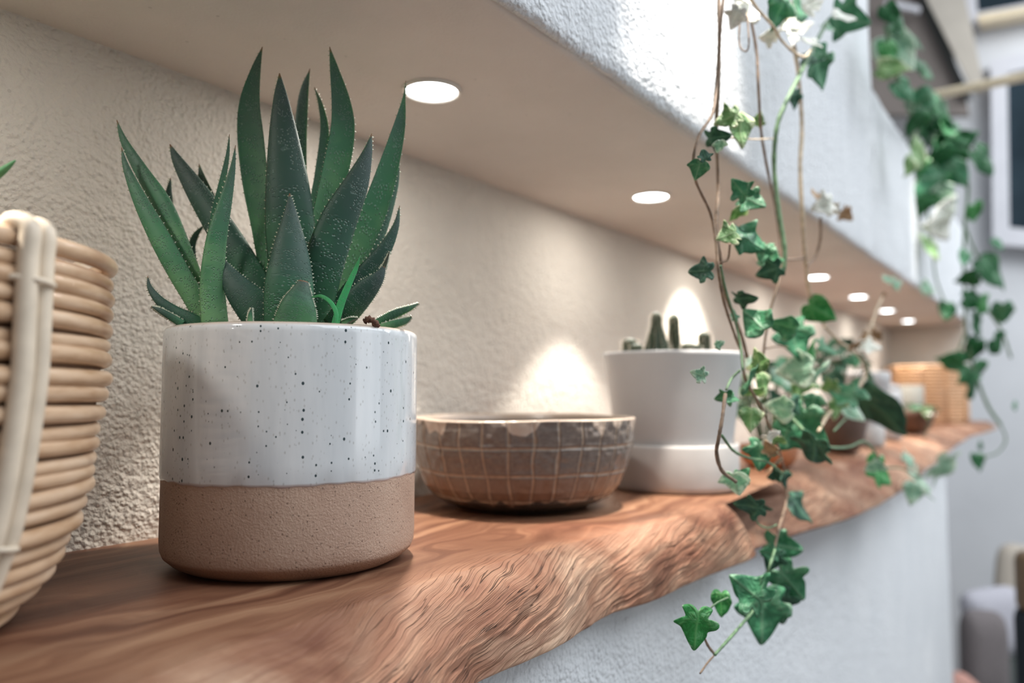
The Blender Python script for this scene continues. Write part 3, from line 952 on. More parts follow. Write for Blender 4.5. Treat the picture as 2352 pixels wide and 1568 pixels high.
# ------------------------------------------------------------------ ceramic bowl with pressed grid
BW = Vector((0.529, 0.374, 0.0))
def build_bowl():
    prof = [(0, 0.0035), (0.045, 0.003), (0.050, 0.0), (0.0545, 0.0005), (0.0585, 0.0042), (0.0665, 0.0062), (0.0745, 0.0108), (0.0815, 0.020), (0.0875, 0.033), (0.0918, 0.047), (0.0940, 0.060), (0.0950, 0.0712), (0.0952, 0.0728), (0.0945, 0.0738), (0.0930, 0.0740), (0.0912, 0.0728), (0.0905, 0.066), (0.088, 0.048), (0.080, 0.026), (0.066, 0.012), (0.03, 0.0085), (0, 0.008)]
    D = [prof[0]]
    for (a, b) in zip(prof[:-1], prof[1:]):
        L = math.hypot(b[0] - a[0], b[1] - a[1])
        outer = a[0] > 0.058 and b[1] >= a[1] and a[1] < 0.0735
        m = max(1, int(L / (0.0006 if outer else 0.004)))
        for i in range(1, m + 1):
            D.append((a[0] + (b[0] - a[0]) * i / m, a[1] + (b[1] - a[1]) * i / m, outer))
    D[0] = (*D[0], False)
    n = 900
    A = np.arange(n) * 2 * math.pi / n
    V, C_, rows = [], [], []
    NC = 31
    for (r, z, outer) in D:
        if r < 1e-6:
            rows.append([len(V)]); V.append((0, 0, z)); C_.append((0.05, 0.04, 0.035, 1)); continue
        wob = 0.0010 * vnoise(np.cos(A) * 2 + 5, np.sin(A) * 2 + 5, 3)
        rr = r * (1 + 0.012 * np.cos(2 * A + 0.4) * (z / 0.074)) + 0 * A
        zz = z + wob * (z / 0.074) * 1.2
        col = np.zeros((n, 3)) + (0.16, 0.125, 0.10)
        if outer:
            zl = 0.0735 - z + 0.0006 * vnoise(A * 6, A * 0 + 1, 7)
            hz = np.minimum.reduce([np.abs(zl - 0.0205), np.abs(zl - 0.0410), np.abs(zl - 0.0610)])
            aw = A * NC / (2 * math.pi) + 0.07 * vnoise(A * 9, A * 0 + z * 70, 13)
            av = np.abs(aw - np.round(aw)) * 2 * math.pi / NC * r
            grv = np.maximum(np.exp(-(hz / 0.0010) ** 2), np.exp(-(av / 0.0010) ** 2))
            lip_ = np.exp(-((hz - 0.0019) / 0.0008) ** 2) + np.exp(-((av - 0.0019) / 0.0008) ** 2)
            fade = np.clip((z - 0.006) / 0.01, 0, 1)
            rr = rr - 0.0007 * grv * fade + 0.00025 * lip_ * fade + 0.0004 * vnoise(A * 18, A * 0 + z * 260, 17)
            cell = vnoise(A * 5, A * 0 + z * 60, 19)
            gl = np.clip(0.5 + 0.5 * fbm(A * 40, A * 0 + z * 700, 3, 23), 0, 1)[:, None]
            basec = np.array((0.080, 0.060, 0.052)) * (1 - gl) + np.array((0.19, 0.150, 0.125)) * gl
            warm = np.clip((0.036 - z) / 0.02 + 0.45 * cell, 0, 1)[:, None]
            basec = basec * (1 - warm) + np.array((0.17, 0.085, 0.045)) * warm
            g_ = np.clip(grv * 1.1, 0, 1)[:, None] * (0.75 + 0.25 * vnoise(A * 30, A * 0 + z * 300, 29))[:, None]
            basec = basec * (1 - g_) + np.array((0.42, 0.31, 0.22)) * g_
            dark = np.clip(np.exp(-((hz - 0.0017) / 0.0006) ** 2) + np.exp(-((av - 0.0017) / 0.0006) ** 2), 0, 1)[:, None] * 0.45
            basec = basec * (1 - dark) + np.array((0.06, 0.045, 0.04)) * dark
            drip = 0.0012 + 0.010 * np.clip(vnoise(A * 13, A * 0 + 2, 31) * 1.4 - 0.30, 0, 1)
            dm = np.clip((z - (0.0735 - drip)) / 0.0006, 0, 1)[:, None]
            basec = basec * (1 - dm) + np.array((0.50, 0.39, 0.31)) * dm
            foot = 0.0120 + 0.0035 * vnoise(A * 11, A * 0 + 4, 37)
            fm_ = np.clip((foot - z) / 0.0008, 0, 1)[:, None]
            basec = basec * (1 - fm_) + np.array((0.022, 0.017, 0.014)) * fm_
            col = basec
        elif z > 0.070:
            col = np.zeros((n, 3)) + (0.46, 0.36, 0.28)
        else:
            col = np.zeros((n, 3)) + ((0.022, 0.017, 0.014) if z < 0.006 and r > 0.04 else (0.13, 0.10, 0.085))
        rows.append(list(range(len(V), len(V) + n)))
        V += list(zip(rr * np.cos(A), rr * np.sin(A), zz))
        C_ += [(*q, 1) for q in col]
    Fc = []
    for Aa, Bb in zip(rows[:-1], rows[1:]):
        for i in range(n):
            j = (i + 1) % n
            if len(Aa) == 1:
                Fc.append((Aa[0], Bb[j], Bb[i]))
            elif len(Bb) == 1:
                Fc.append((Aa[i], Aa[j], Bb[0]))
            else:
                Fc.append((Aa[i], Aa[j], Bb[j], Bb[i]))
    t = NT('grid_bowl_glaze')
    c = t.coord()
    t.out(t.mix(t.math('MULTIPLY', t.noise(c, 220, 4), 0.25), t.attr('tint'), (0.30, 0.24, 0.20)), 0.28, t.bump(t.noise(c, 160, 3), 0.25, 0.0008), Coat_Weight=0.15, Coat_Roughness=0.12)
    o = mesh_obj('ceramic_bowl', V, Fc, t.m, None, True, attrs={'tint': np.array(C_)})
    o.location = BW
    tag(o, 'low brown glazed bowl pressed with a grid of squares, beside the aloe pot', 'bowl')
build_bowl()

# ------------------------------------------------------------------ white planter with cacti
M['white_ceramic'] = simple('white_ceramic', (0.52, 0.51, 0.51), 0.38, 30, 0.03, 0.05)
M['matte_white'] = simple('matte_white', (0.50, 0.475, 0.455), 0.7, 60, 0.05, 0.15)
CP = Vector((0.7165, 0.3205, 0))
cp = tag(empty('potted_cactus', CP), 'tapered white ceramic planter on a white saucer with several small cacti', 'plant')
lathe('planter', [(0, 0.012), (0.050, 0.012), (0.0535, 0.016), (0.0575, 0.044), (0.0632, 0.090), (0.0694, 0.1295), (0.0700, 0.1318), (0.0690, 0.1332), (0.0662, 0.1325), (0.0642, 0.128), (0.0600, 0.10), (0, 0.10)], 96, M['white_ceramic'], cp)
lathe('saucer', [(0, 0.002), (0.056, 0.0015), (0.0595, 0.0), (0.0622, 0.0025), (0.0632, 0.006), (0.0632, 0.0415), (0.0626, 0.0440), (0.0610, 0.0446), (0.0592, 0.0435), (0.0590, 0.010), (0, 0.009)], 96, M['matte_white'], cp)
soil_disc('soil', 0.0628, 0.122, cp, M['soil'])
M['cactus'] = simple('cactus_green', (0.028, 0.050, 0.024), 0.6, 300, 0.4, 0.6, 0.001)
M['spine'] = simple('cactus_spine', (0.55, 0.47, 0.36), 0.6)


def cactus(px, ytop, wtop, wbase, s, ybase=815, fuzz=1.0, bulb=False):
    top, bot = at(px, ytop, s), at(px, ybase, s)
    h = top.z - 0.122
    rt_, rb = wtop / 2 * s / F_PX, wbase / 2 * s / F_PX
    prof = [(rb, 0)]
    for k in range(1, 9):
        f = k / 8
        r = rb + (rt_ - rb) * min(1, f * 1.15) if not bulb else rb * (1 + 0.12 * math.sin(f * 3))
        prof.append((r, h * 0.86 * f))
    for k in range(1, 6):
        a = k / 5 * math.pi / 2
        r = rt_ if not bulb else rb
        prof.append((prof[8][0] * math.cos(a) if k < 5 else 0, h * 0.86 + h * 0.14 * math.sin(a)))
    def rib(r, z, a):
        return r * (1 + 0.10 * math.cos(a * 11)), z
    o = lathe('cactus_stem', prof, 66, M['cactus'], cp, wob=rib)
    o.location = Vector((bot.x - CP.x, bot.y - CP.y, 0.120))
    V, Fc = [], []
    for k in range(11):
        a = 2 * math.pi * k / 11
        for q in range(int(h / 0.0028)):
            f = (q + 0.5) / (h / 0.0028)
            z = h * f
            r = float(np.interp(z, [p[1] for p in prof], [p[0] for p in prof])) * 1.08
            for m in range(3):
                d = Vector((math.cos(a) + random.uniform(-.7, .7), math.sin(a) + random.uniform(-.7, .7), random.uniform(-.6, .9))).normalized()
                b = Vector((r * math.cos(a), r * math.sin(a), z))
                L = random.uniform(0.0018, 0.0036) * fuzz
                sd = d.cross(Vector((0, 0, 1))).normalized() * 0.00022
                i0 = len(V)
                V += [b - sd, b + sd, b + Vector((0, 0, 0.00018)), b + d * L]
                Fc += [(i0, i0 + 1, i0 + 3), (i0 + 1, i0 + 2, i0 + 3), (i0 + 2, i0, i0 + 3)]
    sp_ = mesh_obj('spines', V, Fc, M['spine'], o, False)
    sp_['kind'] = 'stuff'
    return o


cactus(1509, 712, 24, 78, 0.765, fuzz=1.5)
cactus(1549, 716, 24, 34, 0.80, fuzz=1.5)
cactus(1447, 772, 24, 30, 0.775, fuzz=1.8, bulb=True)
cactus(1618, 757, 26, 28, 0.775, fuzz=1.5)
cactus(1582, 782, 24, 30, 0.77, fuzz=1.4, bulb=True)
cactus(1600, 786, 20, 24, 0.74, bulb=True)
cactus(1462, 784, 20, 26, 0.745, bulb=True)

# ------------------------------------------------------------------ leaves: ivy and heart shapes, shared meshes
def leaf_tex(name, green, vein, pale, amount, rough=0.4):
    t = NT(name)
    c = t.coord()
    n1 = t.noise(c, 3.2, 4, 0.6, 0.6)
    vn = t.n('ShaderNodeSeparateColor', None, Color=t.attr('vein'))
    col = t.ramp(n1, [(0.32, tuple(x * 0.6 for x in green)), (0.52, green), (0.70, tuple(min(1, x * 0.6 + p_ * 0.5) for x, p_ in zip(green, pale)))])
    ed = t.step(t.math('ADD', vn.outputs[1], t.math('MULTIPLY', n1, 0.5)), 1.25 - amount, 1.05 - amount)
    col = t.mix(t.math('MULTIPLY', ed, 1.0 if amount > 0.9 else 0.85), pale, col) if False else t.mix(t.step(t.math('ADD', vn.outputs[1], t.math('MULTIPLY', t.math('SUBTRACT', n1, 0.5), 1.6)), 1.15 - amount, 1.30 - amount), col, pale)
    col = t.mix(t.math('MULTIPLY', vn.outputs[0], 0.65), col, vein)
    return t.out(col, rough, t.bump(t.math('ADD', vn.outputs[0], n1), 0.3, 0.02), Subsurface_Weight=0.0, Transmission_Weight=0.0, Specular_IOR_Level=0.45)


LM = {
    'q': leaf_tex('pothos_green', (0.012, 0.135, 0.038), (0.08, 0.30, 0.12), (0.12, 0.34, 0.12), 0.06),
    'd': leaf_tex('ivy_dark', (0.034, 0.130, 0.075), (0.16, 0.33, 0.20), (0.12, 0.28, 0.17), 0.10),
    'g': leaf_tex('ivy_green', (0.075, 0.30, 0.145), (0.26, 0.45, 0.28), (0.30, 0.48, 0.33), 0.15),
    'b': leaf_tex('ivy_bright', (0.05, 0.34, 0.08), (0.22, 0.52, 0.2), (0.40, 0.62, 0.40), 0.12),
    'y': leaf_tex('ivy_yellow', (0.20, 0.40, 0.13), (0.45, 0.58, 0.3), (0.62, 0.68, 0.42), 0.35),
    'p': leaf_tex('ivy_pale', (0.34, 0.60, 0.42), (0.55, 0.72, 0.55), (0.66, 0.78, 0.64), 0.5),
    'w': leaf_tex('ivy_cream_glare', (0.72, 0.75, 0.66), (0.80, 0.82, 0.7), (0.85, 0.84, 0.76), 0.6),  # cream tone; on leaves in the spotlight beams their glare is painted in
    'n': leaf_tex('ivy_dry', (0.36, 0.22, 0.11), (0.3, 0.18, 0.1), (0.60, 0.46, 0.32), 0.3),
}
for k_ in 'dgbypq':
    tt_ = LM[k_].node_tree
    # a little light passes through a thin leaf
    bs = tt_.nodes['Principled BSDF']
    tr = tt_.nodes.new('ShaderNodeBsdfTranslucent')
    mx = tt_.nodes.new('ShaderNodeMixShader')
    mx.inputs[0].default_value = 0.35
    src = bs.inputs['Base Color'].links[0].from_socket
    tt_.links.new(src, tr.inputs[0])
    tt_.links.new(bs.outputs[0], mx.inputs[1])
    tt_.links.new(tr.outputs[0], mx.inputs[2])
    tt_.links.new(mx.outputs[0], tt_.nodes['Material Output'].inputs[0])

OUT = {
    'ivy': [(0, 0.02), (0.10, -0.08), (0.24, -0.12), (0.40, -0.06), (0.36, 0.07), (0.33, 0.17), (0.45, 0.22), (0.60, 0.34), (0.47, 0.44), (0.35, 0.50), (0.28, 0.64), (0.15, 0.84), (0, 1.0)],
    'ivy3': [(0, 0.03), (0.14, -0.03), (0.30, 0.02), (0.42, 0.16), (0.54, 0.32), (0.43, 0.42), (0.34, 0.52), (0.26, 0.67), (0.13, 0.85), (0, 1.0)],
    'heart': [(0, 0.05), (0.10, -0.05), (0.24, -0.07), (0.37, 0.03), (0.43, 0.18), (0.42, 0.36), (0.34, 0.56), (0.22, 0.75), (0.10, 0.90), (0, 1.02)],
}
VEINS = {'ivy': [0, 52, -52, 128, -128], 'ivy3': [0, 52, -52, 110, -110], 'heart': [0, 38, -38, 80, -80]}
_leafmesh = {}


def leaf_mesh(kind, tone, var):
    key = (kind, tone, var)
    if key in _leafmesh:
        return _leafmesh[key]
    half = OUT[kind]
    rs = random.Random(hash((kind, var)) % 1000 if False else var * 17 + len(kind))
    pts = [(x * rs.uniform(0.92, 1.08), y * rs.uniform(0.97, 1.03)) for x, y in half]
    left = [(-x * rs.uniform(0.85, 1.1), y * rs.uniform(0.95, 1.05)) for x, y in half[1:-1]][::-1]
    ring = pts + left
    n = len(ring) * 3
    R2 = smooth_path([(*p, 0) for p in ring + [ring[0]]], n + 1)[:-1]
    cx, cy = 0.0, 0.30
    rings = 5
    fold, droop, curl = rs.uniform(0.10, 0.45), rs.uniform(0.05, 0.40), rs.uniform(-0.15, 0.2)
    V, vc, Fc = [], [], []
    def zed(x, y):
        return fold * abs(x) * 0.6 - droop * y * y * 0.6 + curl * x * y + 0.03 * math.sin(x * 11 + var) + 0.03 * math.sin(y * 9)
    def vein(x, y):
        if abs(x) < 1e-4 and y <= cy:
            return 1.0
        a = math.degrees(math.atan2(x, y - 0.05))
        r = math.hypot(x, y - 0.05)
        d = min(abs(a - v) for v in VEINS[kind])
        return max(0, 1 - math.radians(d) * r / 0.045) if d < 60 else 0
    V.append((cx, cy, zed(cx, cy))); vc.append((1, 0, 0, 1))
    for k in range(1, rings + 1):
        f = k / rings
        for p in R2:
            x, y = cx + (p[0] - cx) * f, cy + (p[1] - cy) * f
            V.append((x, y, zed(x, y)))
            vc.append((vein(x, y), f, 0, 1))
    for i in range(n):
        Fc.append((0, 1 + i, 1 + (i + 1) % n))
    for k in range(rings - 1):
        for i in range(n):
            a, b = 1 + k * n + i, 1 + k * n + (i + 1) % n
            Fc.append((a, a + n, b + n, b))
    nv = len(V)
    V2 = [(x, y, z - 0.012) for x, y, z in V]
    Fc2 = [tuple(i + nv for i in f)[::-1] for f in Fc]
    rim = [(1 + (rings - 1) * n + i, 1 + (rings - 1) * n + i + nv, 1 + (rings - 1) * n + (i + 1) % n + nv, 1 + (rings - 1) * n + (i + 1) % n) for i in range(n)]
    o = mesh_obj('leaf', V + V2, Fc + Fc2 + rim, LM[tone], None, True, attrs={'vein': np.array(vc + vc)})
    me = o.data
    bpy.data.objects.remove(o)
    _leafmesh[key] = me
    return me


def leaf_at(px, py, size, ang, tone, s, parent, kind='ivy', tilt=None, flip=False):
    """ang: direction of the tip in the picture plane (0 right, 90 up); tilt: (about length, about width)"""
    me = leaf_mesh(kind, tone, random.randrange(3))
    p = at(px, py, s)
    L = size * s / F_PX
    a = math.radians(ang)
    d = (Rt * math.cos(a) + Up * math.sin(a))
    nrm = -Fw
    tl = tilt if tilt is not None else (random.uniform(-35, 35), random.uniform(-35, 35))
    side = d.cross(nrm).normalized()
    q1 = Matrix.Rotation(math.radians(tl[0]), 3, d)
    q2 = Matrix.Rotation(math.radians(tl[1]), 3, side)
    y_ = (q2 @ d).normalized()
    n_ = (q2 @ (q1 @ nrm)).normalized()
    n_ = (n_ - y_ * n_.dot(y_)).normalized()
    x_ = y_.cross(n_)
    if flip:
        x_, n_ = -x_, -n_
    org = p - y_ * L * 0.42
    o = bpy.data.objects.new('leaf', me)
    COL.objects.link(o)
    m4 = Matrix(((x_.x, y_.x, n_.x, 0), (x_.y, y_.y, n_.y, 0), (x_.z, y_.z, n_.z, 0), (0, 0, 0, 1)))
    o.parent = parent
    o.matrix_local = Matrix.Translation(org - parent.location) @ m4 @ Matrix.Scale(L, 4)
    return o, org


M['stem_brown'] = simple('stem_brown', (0.20, 0.135, 0.09), 0.7, 200, 0.4)
M['stem_green'] = simple('stem_green', (0.10, 0.18, 0.09), 0.6, 200, 0.3)
M['stem_pale'] = simple('stem_pale', (0.50, 0.40, 0.28), 0.7, 200, 0.3)


def sdepth(px, Y=0.195):
    """depth of the vertical sheet Y the vines hang in"""
    d = ray(px, 900)
    return Y / d.y * d.dot(Fh)


def vine(name, pts, w_px, mat, parent, Y=0.195, s=None, yj=0.0):
    P = []
    ph = random.uniform(0, 6)
    for i, (x, y) in enumerate(pts):
        ss = s if s is not None else sdepth(x, Y + yj * math.sin(i * 1.3 + ph))
        if s is None and x > 1850 and y > 985:
            ss = sdepth(x, 0.168)
        P.append(at(x, y, ss) - parent.location)
    sm_ = s if s is not None else sdepth(pts[0][0], Y)
    return tube(name, P, w_px / 2 * sm_ / F_PX, mat, parent, 8, max(12, len(pts) * 7), 0.25)


# ------------------------------------------------------------------ ivy trailing from above
ivy = tag(empty('hanging_ivy', on_y(1740, 0, 0.195)), 'long bare stemmed ivy with lobed variegated leaves trailing down past the shelf edge', 'plant')
IV = [
    ('stem_brown', 7, [(1668, -60), (1655, 60), (1650, 140), (1645, 200), (1637, 260), (1607, 310), (1592, 370), (1600, 420), (1632, 490), (1645, 560), (1650, 620), (1662, 690), (1688, 770), (1705, 815), (1712, 870), (1745, 930), (1785, 1020), (1803, 1090), (1806, 1150), (1790, 1210), (1778, 1262)], .192),
    ('stem_brown', 9, [(1650, -60), (1652, 80), (1650, 200), (1645, 300), (1650, 430), (1645, 520), (1655, 600), (1660, 660), (1700, 760), (1716, 820)], .199),
    ('stem_green', 6, [(1655, 610), (1668, 670), (1688, 735), (1700, 790), (1706, 850)], .186),
    ('stem_brown', 7, [(1702, -60), (1735, 100), (1742, 200), (1748, 300), (1763, 390), (1782, 480), (1795, 590), (1788, 650), (1770, 710), (1756, 790), (1752, 850)], .195),
    ('stem_green', 9, [(1900, 50), (1868, 110), (1838, 170), (1808, 230), (1785, 290), (1778, 380), (1788, 480), (1802, 570), (1800, 620)], .190),
    ('stem_pale', 10, [(1768, -60), (1805, 40), (1828, 130), (1838, 220), (1842, 300), (1838, 380), (1842, 480), (1850, 600), (1862, 680), (1895, 750)], .199),
    ('stem_pale', 8, [(1700, -40), (1740, 20), (1775, 60), (1797, 95), (1830, 125), (1850, 130), (1862, 115)], .180),
    ('stem_pale', 7, [(1895, 750), (1930, 785), (1965, 810), (1985, 840), (1984, 872), (1950, 905), (1905, 950), (1880, 990)], .199),
    ('stem_brown', 6, [(1885, 500), (1884, 550), (1872, 590), (1853, 612)], .192),
    ('stem_brown', 6, [(1852, 592), (1825, 595), (1800, 596)], .194),
    ('stem_brown', 5, [(1677, 560), (1672, 595), (1655, 602)], .190),
    ('stem_brown', 9, [(1666, 905), (1659, 960), (1650, 1010), (1646, 1040), (1658, 1080), (1690, 1106)], .180),
    ('stem_green', 7, [(1658, 1000), (1685, 1035), (1722, 1052), (1765, 1062), (1800, 1090)], .184),
    ('stem_green', 6, [(1700, 850), (1680, 870), (1668, 895)], .184),
    ('stem_green', 6, [(1780, 1262), (1768, 1300), (1756, 1345), (1735, 1395), (1705, 1432), (1672, 1470), (1642, 1503)], .185),
    ('stem_brown', 6, [(1642, 1503), (1626, 1482), (1612, 1450)], .185),
    ('stem_brown', 4, [(1642, 1503), (1625, 1522), (1608, 1546)], .185),
    ('stem_green', 4, [(1672, 1372), (1645, 1385), (1618, 1410)], .185),
    ('stem_green', 4, [(1733, 1168), (1740, 1200), (1762, 1212), (1784, 1205)], .188),
    ('stem_green', 7, [(1820, 960), (1860, 1000), (1905, 1026), (1950, 1026), (1985, 1014), (2010, 1040), (2026, 1075)], .188),
    ('stem_pale', 6, [(1985, 790), (1998, 760), (2012, 715), (2030, 675)], .195),
    ('stem_pale', 4, [(1668, 315), (1700, 318), (1738, 320), (1775, 318)], .192),
    ('stem_brown', 4, [(1760, 800), (1790, 795), (1820, 800)], .196),
    ('stem_brown', 4, [(1716, 30), (1720, 100), (1712, 118), (1698, 100), (1700, 40)], .188),
    ('stem_pale', 5, [(1960, 800), (1985, 785), (2005, 790)], .196),
    ('stem_green', 4, [(1915, 990), (1945, 960), (1975, 950)], .196),
    ('stem_green', 4, [(2026, 1075), (2070, 1075), (2120, 1095), (2170, 1075)], .185),
]
for mt, w, pts, Y in IV:
    vine('vine', pts, w, M[mt], ivy, Y, None, 0.004)
IL = [
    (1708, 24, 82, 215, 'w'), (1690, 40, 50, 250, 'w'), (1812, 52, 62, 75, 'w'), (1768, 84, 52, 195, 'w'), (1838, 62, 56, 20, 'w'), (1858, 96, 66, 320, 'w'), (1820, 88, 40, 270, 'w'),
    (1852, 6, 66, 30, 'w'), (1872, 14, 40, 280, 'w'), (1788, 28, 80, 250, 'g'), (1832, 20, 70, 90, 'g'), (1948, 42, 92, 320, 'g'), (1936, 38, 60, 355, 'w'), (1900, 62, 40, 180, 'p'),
    (1884, 158, 96, 300, 'g'), (1862, 140, 60, 200, 'd'), (1826, 228, 44, 280, 'd'), (1700, 292, 92, 275, 'y'), (1672, 272, 60, 200, 'y'), (1742, 275, 36, 80, 'y'), (1648, 316, 56, 355, 'd'),
    (1652, 335, 36, 270, 'p'), (1604, 388, 54, 262, 'g'), (1618, 356, 34, 100, 'd'), (1700, 435, 56, 130, 'g'), (1728, 462, 62, 325, 'g'), (1692, 490, 52, 240, 'y'),
    (1892, 470, 58, 200, 'w'), (1912, 478, 44, 330, 'w'), (1872, 445, 34, 110, 'n'), (1943, 492, 38, 290, 'n'), (1672, 540, 58, 200, 'y'), (1700, 532, 66, 110, 'd'), (1722, 552, 86, 330, 'g'), (1755, 580, 50, 250, 'g'),
    (1610, 622, 56, 178, 'd'), (1772, 598, 62, 80, 'g'), (1768, 622, 58, 200, 'd'), (1710, 686, 54, 345, 'd'), (1736, 738, 84, 125, 'd'), (1800, 748, 72, 170, 'g'), (1826, 778, 96, 285, 'g'),
    (1882, 714, 74, 325, 'b'), (1686, 724, 26, 90, 'g'), (2038, 640, 30, 120, 'p'), (2060, 652, 30, 20, 'p'), (1652, 790, 26, 20, 'p'), (1606, 860, 38, 160, 'p'), (1724, 872, 104, 268, 'g'), (1742, 830, 60, 100, 'y'),
    (1752, 880, 60, 280, 'y'), (1830, 850, 92, 190, 'p'), (1888, 846, 70, 20, 'p'), (1842, 882, 60, 350, 'y'), (1900, 800, 60, 340, 'g'), (1860, 812, 70, 240, 'b'), (1940, 903, 74, 150, 'g'), (1922, 932, 60, 265, 'y'), (1957, 944, 60, 320, 'p'),
    (2020, 940, 140, 312, 'd'), (1976, 905, 40, 200, 'g'), (1792, 938, 70, 170, 'p'), (1826, 930, 50, 300, 'd'), (1848, 990, 118, 312, 'g'), (1868, 1036, 96, 275, 'd'), (1838, 1010, 60, 200, 'g'), (1746, 1042, 68, 262, 'g'),
    (1664, 912, 46, 200, 'g'), (1680, 915, 34, 350, 'g'), (1690, 1108, 74, 290, 'p'), (1706, 1092, 40, 60, 'g'), (2024, 1086, 78, 330, 'b'), (2010, 1070, 50, 120, 'p'), (2118, 1110, 80, 340, 'p'), (2098, 1130, 56, 250, 'p'), (2172, 1072, 90, 340, 'p'),
    (2088, 1052, 50, 20, 'p'), (1834, 1166, 82, 312, 'd'), (1722, 1162, 66, 180, 'd'), (1752, 1166, 40, 0, 'd'), (1798, 1256, 80, 350, 'g'), (1776, 1286, 56, 250, 'd'), (1768, 1270, 40, 170, 'g'), (1814, 1338, 100, 310, 'g'),
    (1722, 1358, 96, 140, 'g'), (1754, 1410, 120, 266, 'g'), (1792, 1392, 84, 285, 'd'), (1657, 1383, 56, 268, 'b'), (1600, 1440, 88, 262, 'b'), (1804, 1100, 44, 270, 'd'), (1780, 1092, 34, 200, 'd'), (1776, 1072, 44, 250, 'n'), (1768, 1030, 40, 120, 'n'),
    (1990, 778, 40, 200, 'n'), (2010, 770, 40, 320, 'n'), (1998, 752, 34, 90, 'n'), (1998, 796, 44, 350, 'w'), (1965, 792, 40, 180, 'n'), (1770, 1002, 44, 20, 'w'), (1790, 1010, 34, 330, 'y'), (2030, 676, 12, 90, 'n'),
    (1868, 925, 50, 250, 'd'), (1905, 890, 44, 200, 'y'), (1735, 900, 50, 200, 'y'), (1725, 960, 60, 260, 'y'), (1810, 960, 50, 30, 'g'),
]
for (x, y, sz, ang, tone) in IL:
    Yp = 0.192 + random.uniform(-0.014, 0.006)
    if x > 1850 and y > 985:
        Yp = 0.165
    big = y > 1230
    tl = (random.uniform(-15, 15), random.uniform(-12, 20)) if big else (random.uniform(-58, 58), random.uniform(-45, 45))
    kind = 'ivy' if (big or random.random() < 0.6) else 'ivy3'
    if tone == 'd' and 720 < y < 1010 and random.random() < 0.4:
        tone = 'g'
    if (x, y) in ((1657, 1383), (2020, 940), (1882, 714)):
        kind, tl = 'heart', (58 if x == 2020 else 25, 10)
    o, org = leaf_at(x, y, sz, ang, tone, sdepth(x, Yp), ivy, kind, tl)

# ------------------------------------------------------------------ pothos trailing over the ledge at the right
pot_root = tag(empty('trailing_pothos', (1.75, 0.30, 0.607)), 'heart leaved pothos trailing down from the far ledge by the window', 'plant')
def pdepth(px):
    if px < 2120:
        return sdepth(px, 0.205)
    return 1.62
PV = [
    (8, [(2035, 60), (2050, 140), (2080, 220), (2130, 280), (2190, 320), (2222, 420), (2216, 520), (2214, 620), (2220, 760), (2238, 850), (2268, 930), (2298, 975)]),
    (6, [(2190, 320), (2240, 350), (2270, 390)]), (6, [(2216, 520), (2240, 580), (2280, 640)]), (6, [(2218, 640), (2260, 700), (2300, 760), (2322, 822)]),
    (6, [(2130, 280), (2120, 380), (2130, 480), (2142, 570)]), (6, [(2220, 760), (2200, 810), (2180, 830)]), (4, [(2298, 975), (2310, 1010), (2290, 1040), (2252, 1050)]),
    (5, [(2142, 570), (2150, 640), (2172, 700)]),
]
for w, pts in PV:
    P = [at(x, y, pdepth(x)) - pot_root.location for x, y in pts]
    tube('vine', P, w / 2 * 1.5 / F_PX, M['stem_green'], pot_root, 8, len(pts) * 6, 0.2)
PLV = [
    (2045, 30, 56, 300, 'd'), (2062, 112, 110, 315, 'p'), (2046, 155, 70, 350, 'y'), (2092, 92, 66, 330, 'd'), (2130, 165, 56, 350, 'd'), (2040, 120, 60, 280, 'b'), (2072, 205, 66, 320, 'g'), (2122, 246, 96, 340, 'd'),
    (2106, 282, 74, 250, 'd'), (2192, 296, 92, 60, 'd'), (2108, 350, 92, 250, 'y'), (2150, 384, 100, 300, 'd'), (2192, 350, 60, 300, 'd'), (2256, 368, 84, 320, 'd'), (2142, 432, 100, 215, 'g'), (2122, 474, 70, 260, 'd'), (2180, 420, 50, 330, 'd'),
    (2240, 488, 54, 300, 'b'), (2136, 566, 72, 280, 'y'), (2278, 622, 88, 310, 'd'), (2175, 712, 50, 250, 'd'), (2234, 690, 58, 350, 'd'), (2262, 702, 54, 330, 'b'), (2302, 716, 60, 290, 'g'), (2242, 742, 62, 280, 'd'), (2236, 800, 58, 250, 'd'),
    (2292, 792, 64, 320, 'd'), (2190, 830, 58, 170, 'd'), (2242, 880, 100, 300, 'd'), (2252, 1024, 28, 330, 'd'), (2247, 1058, 40, 270, 'd'), (2128, 660, 40, 90, 'p'), (2215, 590, 40, 250, 'g'), (2290, 560, 34, 300, 'g'), (2332, 930, 24, 40, 'g'),
    (2115, 228, 60, 200, 'g'), (2165, 330, 60, 220, 'd'), (2090, 380, 50, 250, 'y'), (2160, 450, 66, 200, 'p'), (2172, 300, 56, 100, 'd'), (2135, 320, 56, 150, 'd'), (2150, 270, 84, 200, 'd'), (2130, 300, 80, 290, 'd'), (2175, 370, 90, 250, 'd'), (2205, 330, 80, 20, 'd'), (2160, 410, 80, 210, 'd'), (2125, 400, 70, 290, 'b'), (2195, 395, 70, 300, 'g'), (2060, 60, 60, 200, 'd'), (2095, 140, 70, 330, 'd'), (2150, 230, 70, 30, 'd'), (2225, 860, 60, 200, 'd'), (2225, 640, 50, 200, 'd'),
]
for (x, y, sz, ang, tone) in PLV:
    leaf_at(x, y, sz, ang, 'q' if tone == 'd' else tone, pdepth(x) + random.uniform(-0.04, 0.0), pot_root, 'heart')
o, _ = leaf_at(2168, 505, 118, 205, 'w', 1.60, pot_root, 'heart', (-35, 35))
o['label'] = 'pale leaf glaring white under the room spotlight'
for k in range(3):
    tube('vine', [Vector((0.0, 0, 0)), Vector((0.02 * k, -0.06, 0.02)), at([2035, 2035, 2110][k], [60, 60, 240][k], pdepth([2035, 2035, 2110][k])) - pot_root.location], 0.003, M['stem_green'], pot_root, 8, 14)

